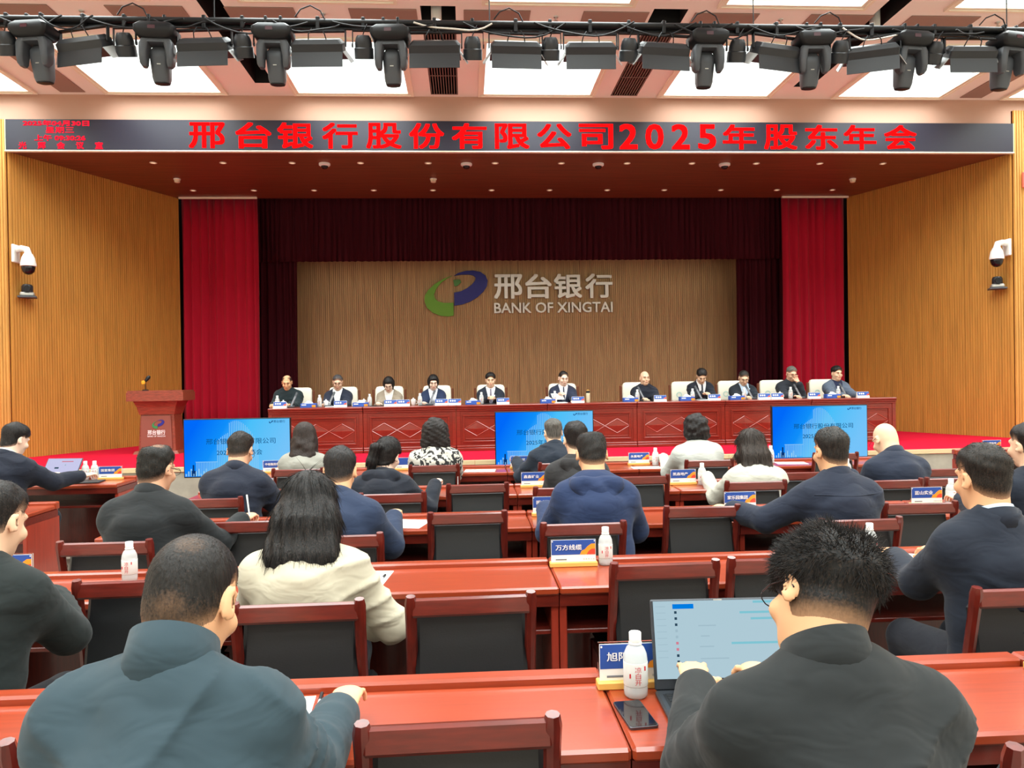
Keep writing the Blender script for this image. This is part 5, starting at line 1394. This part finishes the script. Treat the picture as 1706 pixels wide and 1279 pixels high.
p10 = st(9, 'grey-haired man in glasses resting his hand on his chin, on stage', lean=8, hp=18, hy=4, skin=0, hair='short', haircol=(128, 128, 120), top='jacket', topcol=(40, 44, 52), glasses=True, wl=(-.06, .30, .95), handl=((.3, -.35, 1), (0, -1, -.3)), curll=1.35, elbow_out=.4)
st(10, 'man in an open grey jacket and navy polo, rightmost on stage', lean=4, hp=4, hy=4, skin=1, hair='parted', haircol=BK, top='suit', topcol=(86, 96, 112), shirt=(34, 40, 66))

# ------------------------------------------------------------------ things on the desks
DZ = .75
PROTO = {}
def name_card(loc, txt, lab, rz=0, w=.217, hgt=.13, group='name cards on the audience desks'):
    t = thing('name_card', lab, 'name card', loc, R(rz), group); a = w / 2
    MB().box(-a - .004, a + .004, -.022, .022, 0, .022, .003).build('base', CARDBASE, t)
    MB().box(-a, a, -.0035, .0035, .018, hgt).build('acrylic_sheet', ACRYL, t)
    MB().box(-a + .003, a - .003, -.005, -.0042, .022, hgt - .004).build('printed_paper', PAPER, t)
    z1 = hgt - .006; z0 = hgt - .075
    MB().box(-a + .005, a - .005, -.0058, -.0051, z0, z1).build('blue_band', CARDBLUE, t)
    MB().prism([(a * .28, z0), (a * .36, z0 + .018), (a * .5, z0 + .024), (a * .62, z0 + .038), (a * .78, z0 + .05), (a - .005, z0 + .05), (a - .005, z0)], -.0064, -.0059, MY).build('orange_shape', CARDORANGE, t)
    MB().prism([(a * .58, z0), (a * .66, z0 + .016), (a * .8, z0 + .026), (a - .005, z0 + .026), (a - .005, z0)], -.0068, -.0065, MY).build('red_shape', CARDRED, t)
    if txt is not None:
        n = len(CARDTXT[txt]); tw = min(w * .62, .031 * n)
        put_text('lettering', 'card%d' % txt, INKW, t, -a * .78, -a * .78 + tw, z0 + .022, z0 + .048, -.0072)
    MB().box(-a * .78, -a * .3, -.0062, -.0055, .03, .036).build('small_print', INKG, t)
    put_text('small_print', 'sf', INKG, t, a * .42, a * .92, .029, .037, -.0062)
    for s in (-1, 1): MB().lathe([(0, .001), (.003, .001), (.003, 0)], 8, M=T4((s * (a - .009), -.006, hgt - .012), (R(90), 0, 0))).build('pin', WHITE, t)
    return t
YL = .0
name_card((.47, 2.165, DZ), 0, 'blue and white name card behind the nearest water bottle')
name_card((1.75, 2.165, DZ), None, 'blue and white name card cut off by the right edge, nearest row')
name_card((.49, 3.59, DZ), 1, 'name card standing beside a bottle at the middle of the second row')
name_card((1.72, 3.54, DZ), 12, 'name card just above the spiky-haired man\'s head')
name_card((-2.08, 3.6, DZ), None, 'name card beside the man cut off by the left edge')
name_card((1.775, 4.93, DZ), 2, 'name card above the outstretched arm of the broad man in navy')
name_card((3.04, 4.93, DZ), 3, 'name card left of the navy-suited man\'s ear at the right')
name_card((.52, 4.93, DZ), 4, 'name card half hidden by the blue hooded jacket')
name_card((.54, 6.25, DZ), 5, 'name card half hidden by the man in the charcoal top')
name_card((1.76, 6.2, DZ), 8, 'name card with a bottle between the two women in white')
name_card((-1.66, 6.25, DZ), None, 'name card beside the elbow of the man facing the left television')
name_card((.53, 7.6, DZ), 6, 'front row name card before the middle television')
name_card((1.73, 7.68, DZ), 7, 'front row name card left of the curly-haired woman in white')
name_card((-1.9, 7.68, DZ), 10, 'front row name card beside the wavy-haired woman')
name_card((-.62, 7.68, DZ), None, 'front row name card beside the patterned blouse')
name_card((-3.36, 7.45, DZ), 9, 'name card beside two bottles on the left edge desk')
name_card((5.84, 8.24, DZ), 11, 'name card on the far right desk below the wood wall')

def bottle(loc, lab, near=False, group='water bottles on the audience desks'):
    if 'b' not in PROTO:
        t = thing('water_bottle', lab, 'bottle', loc, 0, group)
        MB().lathe([(0, .004), (.026, 0), (.032, .006), (.033, .02), (.032, .04), (.033, .06), (.033, .105), (.031, .12), (.024, .136), (.0145, .146), (.0145, .156)], 22).build('bottle_body', BOTTLE, t, 'all')
        MB().lathe([(.0334, .035), (.0338, .036), (.0338, .098), (.0334, .099)], 22).build('label_sleeve', LABELW, t, 'all')
        MB().lathe([(0, .012), (.029, .012), (.03, .1), (0, .1)], 18).build('water', mat('water in bottle', (226, 234, 236), .2, trans=.5, ior=1.15), t, 'all')
        MB().lathe([(.0165, .152), (.017, .154), (.017, .176), (.0155, .178), (0, .178)], 18).build('cap', CAP, t, True)
        MB().lathe([(.0185, .146), (.0185, .15), (.0145, .151)], 18).build('neck_ring', CAP, t, True)
        PROTO['b'] = t; o = t
    else: o = copy_tree(PROTO['b'], lab, loc, 0, group=group)
    return o
b0 = bottle((.455, 2.10, DZ), 'nearest water bottle with red lettering, in front of a name card')
put_text('red_lettering', 'bai', INKR, b0, -.009, .009, .042, .092, -.0345)
for sx, z in ((-.021, .06), (.02, .08)):
    MB().box(sx - .002, sx + .002, -.0285, -.0275, z, z + .012).build('red_mark', INKR, b0)
bottle((.645, 3.6, DZ), 'water bottle right of the card in the middle of the second row')
bottle((-1.53, 3.56, DZ), 'water bottle left of the buzz-haired man\'s head')
bottle((1.89, 3.52, DZ), 'water bottle right of the spiky-haired man\'s head')
bottle((3.21, 4.93, DZ), 'water bottle beside the navy-suited man\'s ear at the right')
bottle((1.91, 6.17, DZ), 'water bottle between the two women in white')
bottle((3.17, 6.25, DZ), 'water bottle right of the broad navy man\'s ear')
bottle((1.88, 7.6, DZ), 'front row water bottle left of the curly-haired woman in white')
bottle((3.05, 7.57, DZ), 'front row water bottle at the left edge of the right television')
bottle((-3.60, 7.47, DZ), 'left one of the two bottles on the left edge desk')
bottle((-3.515, 7.47, DZ), 'right one of the two bottles on the left edge desk')

def paper(loc, lab, rz=0, w=.21, l=.297, n=1):
    o = MB().box(-w / 2, w / 2, -l / 2, l / 2, 0, .0012 * n).build('paper_sheet', PAPER); o.location = loc; o.rotation_euler = (0, 0, R(rz))
    mb = MB()
    for k in range(9): mb.box(-w * .38, w * (.38 if k % 3 else .2), l * (.36 - .085 * k), l * (.36 - .085 * k) + .004, .0012 * n, .0012 * n + .0002)
    q = mb.build('printed_lines', INKG, o); q['kind'] = 'stuff'
    return tag(o, lab, 'paper', 'paper sheets on the desks')
paper((-.53, 2.03, DZ), 'paper sheet under the arm of the man in teal', 4)
paper((-.47, 3.46, DZ), 'paper sheet beside the woman in the cream top', -6)
paper((-.36, 4.78, DZ), 'paper sheet at the elbow of the man in the blue suit', -14, .2, .28)
paper((1.98, 4.74, DZ), 'paper sheet under the arm of the broad man in navy', 20, .2, .28)
paper((2.14, 3.48, DZ), 'paper sheet under the phone in the second row', -18)
paper((3.25, 7.55, DZ), 'paper sheet on the front row desk below the right television', 80)
paper((.12, 7.5, DZ), 'paper sheet on the front row desk in the middle', 85)
paper((1.75, 7.44, DZ), 'paper sheet before the front row card near the white top', 88, .18, .28)
def pen(loc, lab, rz, up=0):
    t = thing('ballpoint_pen', lab, 'pen', loc, R(rz), 'pens')
    M = T4((0, 0, .006), (R(-90 + up), 0, 0))
    MB().lathe([(0, -.07), (.002, -.068), (.0045, -.055), (.0048, .02), (.0045, .06), (0, .065)], 10, M=M).build('barrel', mat('clear pen', (190, 190, 195), .3), t, True)
    MB().lathe([(.0052, .02), (.0055, .03), (.0055, .068), (0, .07)], 10, M=M).build('pen_cap', METALB, t, True)
    return t
pen((-.415, 2.12, DZ), 'pen lying beside the paper of the man in teal', 4)
pen((-.39, 3.44, DZ), 'pen lying beside the woman in the cream top', -8)
def phone(loc, lab, rz):
    t = thing('smartphone', lab, 'phone', loc, R(rz), 'phones on the desks')
    MB().loft([rrect(.037, .078, .008, 0), rrect(.038, .079, .008, .003), rrect(.038, .079, .008, .007), rrect(.037, .078, .008, .008)]).build('phone_body', PHONEB, t)
    MB().loft([rrect(.0355, .0765, .007, .008), rrect(.0355, .0765, .007, .0086)]).build('screen', PHONE, t)
phone((.425, 1.975, DZ), 'black smartphone lying below the nearest water bottle', 5)
phone((1.99, 3.53, DZ), 'smartphone lying on paper in the second row at the right', 22)
def laptop(loc, rz, w, d, tilt, lab, scr, keys=True):
    t = thing('laptop', lab, 'laptop', loc, R(rz), 'laptops')
    MB().box(-w / 2, w / 2, -d, 0, 0, .016, .005).build('base', LAPTOP, t)
    if keys:
        km = MB().box(-.0075, .0075, -.0075, .0075, 0, .002, .001).mesh('key', KEY)
        MB().box(-w * .46, w * .46, -d * .6, -d * .12, .0155, .0163).build('keyboard_plate', KEY, t)
        nc = int(w * .92 / .0185)
        for r_ in range(6):
            for c_ in range(nc): 
                o = obj('key', km, t); o.location = (-w * .45 + .011 + c_ * .0185, -d * .15 - r_ * .0185, .0163)
        MB().box(-.055, .055, -d * .96, -d * .66, .0155, .0165).build('touchpad', METALG, t)
    L = obj('lid', MB().box(-w / 2, w / 2, -.006, .004, 0, d * .97, .004).mesh('lid', LAPTOP), t); L.location = (0, .0, .014); L.rotation_euler = (R(-tilt), 0, 0)
    MB().box(-w / 2 + .008, w / 2 - .008, -.0075, -.0062, .03, d * .95).build('screen', scr, L)
    return t, L
LS = emat('laptop screen', (178, 206, 218), .95)
lt_, L = laptop((.70, 2.09, DZ), -2, .385, .25, 14, 'open dark laptop in front of the man in black', LS)
def ui(nm, x0, x1, z0, z1, m): MB().box(x0, x1, -.0082, -.0078, z0, z1).build(nm, m, L)
ui('highlight_row', -.13, -.07, .216, .229, emat('ui blue', (0, 130, 235), .9))
UID = emat('ui dark icon', (50, 80, 100), .8); UIR = emat('ui pink icon', (220, 130, 150), .9); UIP = emat('ui pale', (164, 192, 205), .95); UIT = emat('ui teal', (130, 200, 215), .95)
for k in range(10): ui('contact_icon', -.126, -.119, .203 - k * .0165, .210 - k * .0165, UIR if k in (5, 6) else UID if k not in (3, 4) else UIP)
for k in range(9): ui('side_entry', -.178, -.15, .222 - k * .017, .2235 - k * .017, UIP)
for x0, x1, z in ((-.06, -.01, .168), (-.055, -.03, .14), (-.06, -.02, .112), (-.06, .02, .08)): ui('message_line', x0, x1, z, z + .003, UIP)
for x0, x1, z in ((.06, .18, .2), (.09, .17, .183), (.03, .18, .118), (.1, .18, .228)): ui('message_bubble', x0, x1, z, z + .006, UIT)
MB().box(-.012, .012, -.0078, -.0063, .237, .2405).build('webcam', SILVER, L)
lt2, L = laptop((-3.80, 7.36, DZ), -6, .34, .24, 35, 'open laptop with a white screen on the left edge desk', emat('laptop screen white', (206, 206, 240), .95), False)
ui('page_banner', -.02, .09, .19, .2, UIR); ui('page_block', -.07, -.03, .12, .135, UID); ui('page_block', .02, .03, .15, .165, UIP)
MB().box(-.17 + .02, .15, -.15, -.03, .0155, .0165).build('keyboard_plate', KEY, lt2)
o = tag(MB().box(-.14, .14, -.1, .1, 0, .012, .004).build('dark_folder', METALB), 'dark folder lying beside the laptop on the left edge desk', 'folder'); o.location = (-3.5, 7.27, DZ); o.rotation_euler = (0, 0, R(8))

# ------------------------------------------------------------------ things on the stage table
TZ = ZS + .725
ty = lambda x: .021 * (x - 2)
def plate(x, lab, m=CARDBLUE):
    t = thing('name_plate', lab, 'name plate', (x, 12.30 + ty(x), TZ), 0, 'name plates on the stage table')
    MB().prism([(-.035, 0), (.035, 0), (.004, .1), (-.004, .1)], -.1, .1, Matrix(((0, 0, 1, 0), (1, 0, 0, 0), (0, 1, 0, 0), (0, 0, 0, 1)))).build('folded_card', PAPER, t)
    M = T4((0, -.0365, 0), (R(-17.2), 0, 0))
    MB().box(-.098, .098, -.001, .0, .04, .102, 0, M).build('blue_band', m, t)
    MB().prism([(.05, .04), (.062, .058), (.08, .068), (.098, .07), (.098, .04)], -.0016, -.0011, M @ MY).build('red_shape', CARDRED, t)
    for k in (-1, 0, 1): MB().box(-.03 + k * .034 - .011, -.03 + k * .034 + .011, -.0016, -.0011, .06, .083, 0, M).build('written_mark', INKW, t)
WHOP = ['the balding man at the left end', 'the grey-haired man in the open jacket', 'the woman in tweed', 'the woman in tweed, right one of two', 'the woman with the white collar', 'the woman with the white collar, right one of two', 'the young man with hands together', 'the speaker beside the flask', 'the bald man in black', 'the man writing with bowed head', 'the blue-shirted man', 'the man with hand on chin', 'the empty place left of the right-end man', 'the right end of the table']
for i, x in enumerate([-2.91, -1.98, -1.2, -1.0, -.40, -.19, .58, 1.79, 3.14, 4.04, 4.88, 5.10, 5.73, 6.57]): plate(x, 'blue name plate in front of %s' % WHOP[i])
tb = None
TW = ['the balding man at the left end', 'the grey-haired man in the open jacket', 'the young man with hands together', 'the speaker', 'the bald man in black', 'the man writing', 'the blue-shirted man', 'the right-end man in grey']
for i, x in enumerate([-2.49, -1.68, .1, 1.31, 2.67, 3.61, 4.45, 6.09]):
    lab = 'blue tissue box beside %s on stage' % TW[i]
    if tb is None:
        tb = thing('tissue_box', lab, 'tissue box', (0, 0, 0), 0, 'tissue boxes on the stage table')
        MB().box(-.12, .12, -.06, .06, 0, .065, .004).build('carton', mat('tissue box blue', (52, 92, 180), .5), tb)
        MB().box(.06, .118, -.0612, -.06, .006, .04).build('orange_print', CARDORANGE, tb)
        MB().box(-.1, -.03, -.0612, -.06, .035, .05).build('white_print', INKW, tb)
        MB().loft([rrect(.07, .03, .02, .064), rrect(.05, .02, .015, .08, .01), rrect(.02, .008, .006, .105, -.01)]).build('tissue', PAPER, tb, True); o = tb
    else: o = copy_tree(tb, lab)
    o.location = (x, 12.40 + ty(x), TZ)
BW = ['the left end of the table', 'the tissue box of the grey-haired man', 'the woman in tweed', 'the woman with the white collar', 'the young man', 'the speaker', 'the bald man in black', 'the writing man', 'the blue-shirted man', 'the man with hand on chin', 'the right-end man']
for i, x in enumerate([-3.0, -2.34, -1.55, -.75, .24, 1.44, 2.81, 3.74, 4.62, 5.42, 6.25]):
    bottle((x, 12.50 + ty(x), TZ), 'small water bottle on the stage table beside %s' % BW[i], group='water bottles on the stage table').scale = (1.05, 1.05, 1.1)
cu = None
for i, x in enumerate([-2.92, -2.25, -1.65, -.86, 5.26]):
    lab = 'white lidded teacup on the stage table, %s from the left' % ORD[i]
    if cu is None:
        cu = thing('teacup', lab, 'cup', (0, 0, 0), 0, 'white lidded cups')
        MB().lathe([(0, .003), (.026, 0), (.032, .01), (.042, .07), (.043, .085), (.04, .085)], 22).build('cup_body', PORC, cu, 'all')
        MB().lathe([(.046, .084), (.046, .089), (.03, .1), (.012, .106), (.009, .112), (.012, .12), (0, .124)], 22).build('lid', PORC, cu, 'all')
        MB().tube([(.04, 0, .07), (.065, 0, .066), (.068, 0, .04), (.052, 0, .022), (.037, 0, .02)], .005, 8).build('cup_handle', PORC, cu, True); o = cu
    else: o = copy_tree(cu, lab)
    o.location = (x, 12.56 + ty(x), TZ)
mk = None
MWHO = ['the balding man', 'the grey-haired man in the open jacket', 'the woman with the white collar', 'the bald man in black', 'the writing man', 'the blue-shirted man', 'the man with hand on chin', 'the right-end man in grey']
for i, x in enumerate([-2.80, -2.21, -.60, 2.94, 3.91, 4.78, 5.62, 6.42]):
    lab = 'grey table microphone leaning toward %s' % MWHO[i]
    if mk is None:
        mk = thing('table_microphone', lab, 'microphone', (0, 0, 0), 0, 'table microphones')
        MB().box(-.06, .06, -.05, .05, 0, .028, .008).build('base', METALG, mk)
        MB().box(-.016, .016, -.008, .008, 0, .24, .005, T4((0, .0, .02), (R(-16), R(22), 0))).build('stem', mat('mic grey', (120, 122, 128), .35, metal=.4), mk)
        MB().box(-.018, .018, -.0095, .0095, .17, .245, .006, T4((0, .0, .02), (R(-16), R(22), 0))).build('grille', METALG, mk); o = mk
    else: o = copy_tree(mk, lab)
    o.location = (x, 12.55 + ty(x), TZ)
    if i >= 3: o.rotation_euler = (0, 0, R(8)); o.scale = (-1, 1, 1)
fl = thing('thermos_flask', 'tall cream thermos flask with black lid right of the speaker', 'flask', (1.98, 12.45, TZ))
MB().lathe([(0, 0), (.03, 0), (.032, .006), (.032, .15), (.03, .155)], 20).build('flask_body', mat('cream flask', (205, 192, 160), .35), fl, True)
MB().lathe([(.031, .155), (.033, .158), (.033, .18), (.03, .185), (0, .185)], 20).build('flask_lid', METALB, fl, True)
MB().tube([(-.02, 0, .183), (-.015, 0, .2), (.015, 0, .2), (.02, 0, .183)], .005, 6).build('carry_loop', CARDBASE, fl, True)
for x, lab in ((-1.42, 'dark folder before the woman in tweed'), (1.52, 'open document before the speaker'), (-.65, 'dark folder before the woman with the white collar'), (.36, 'dark notepad under the hands of the young man'), (2.98, 'dark folder before the bald man in black'), (3.93, 'document before the writing man'), (-2.12, 'document before the grey-haired man in the open jacket')):
    white = 'document' in lab
    o = MB().box(-.11, .11, -.15, .15, 0, .008, .002).build('document_folder', PAPER if white else METALB); o.location = (x, 12.48 + ty(x), TZ)
    tag(o, lab, 'document' if white else 'folder', 'papers on the stage table')
sp = MB().box(-.1, .1, -.001, .001, 0, .15).build('speech_paper', PAPER); sp.location = (1.52, 12.62, TZ + .05); sp.rotation_euler = (R(-50), 0, R(12))
tag(sp, 'white speech sheet held up by the speaker in the tie', 'paper')

# pens held by writing hands
def held_pen(P, lab):
    m = P['root'].matrix_basis; w = m @ Vector(P['wr']); d = (m.to_3x3() @ Vector(P['wr'] - P['er'])).normalized()
    t = thing('ballpoint_pen', lab, 'pen', w + d * .09 + Vector((0, 0, .0)), 0, 'pens')
    M = T4((0, 0, .045), (R(-18), R(-12), 0))
    MB().lathe([(0, -.07), (.002, -.068), (.0045, -.055), (.0048, .02), (.0045, .06), (0, .065)], 10, M=M).build('barrel', WHITE, t, True)
    MB().lathe([(.0052, .035), (.0055, .04), (.0055, .068), (0, .07)], 10, M=M).build('pen_cap', WHITE, t, True)
held_pen(pG, 'white pen in the hand of the man in the black jacket')

# bead strap of a handbag hanging over a chair back
pts = [(0, 0, .0), (0, -.012, -.004)] + [(0, -.016, -.004 - .006 * k) for k in range(1, 46)]
o = MB().tube(pts, [.0015 if k % 2 else .0042 for k in range(len(pts))], 8).build('bead_strap', PORC, None, True); o.location = (-.09, 6.935, .885)
tag(o, 'white bead strap hanging over the chair of the woman in the patterned blouse', 'strap')
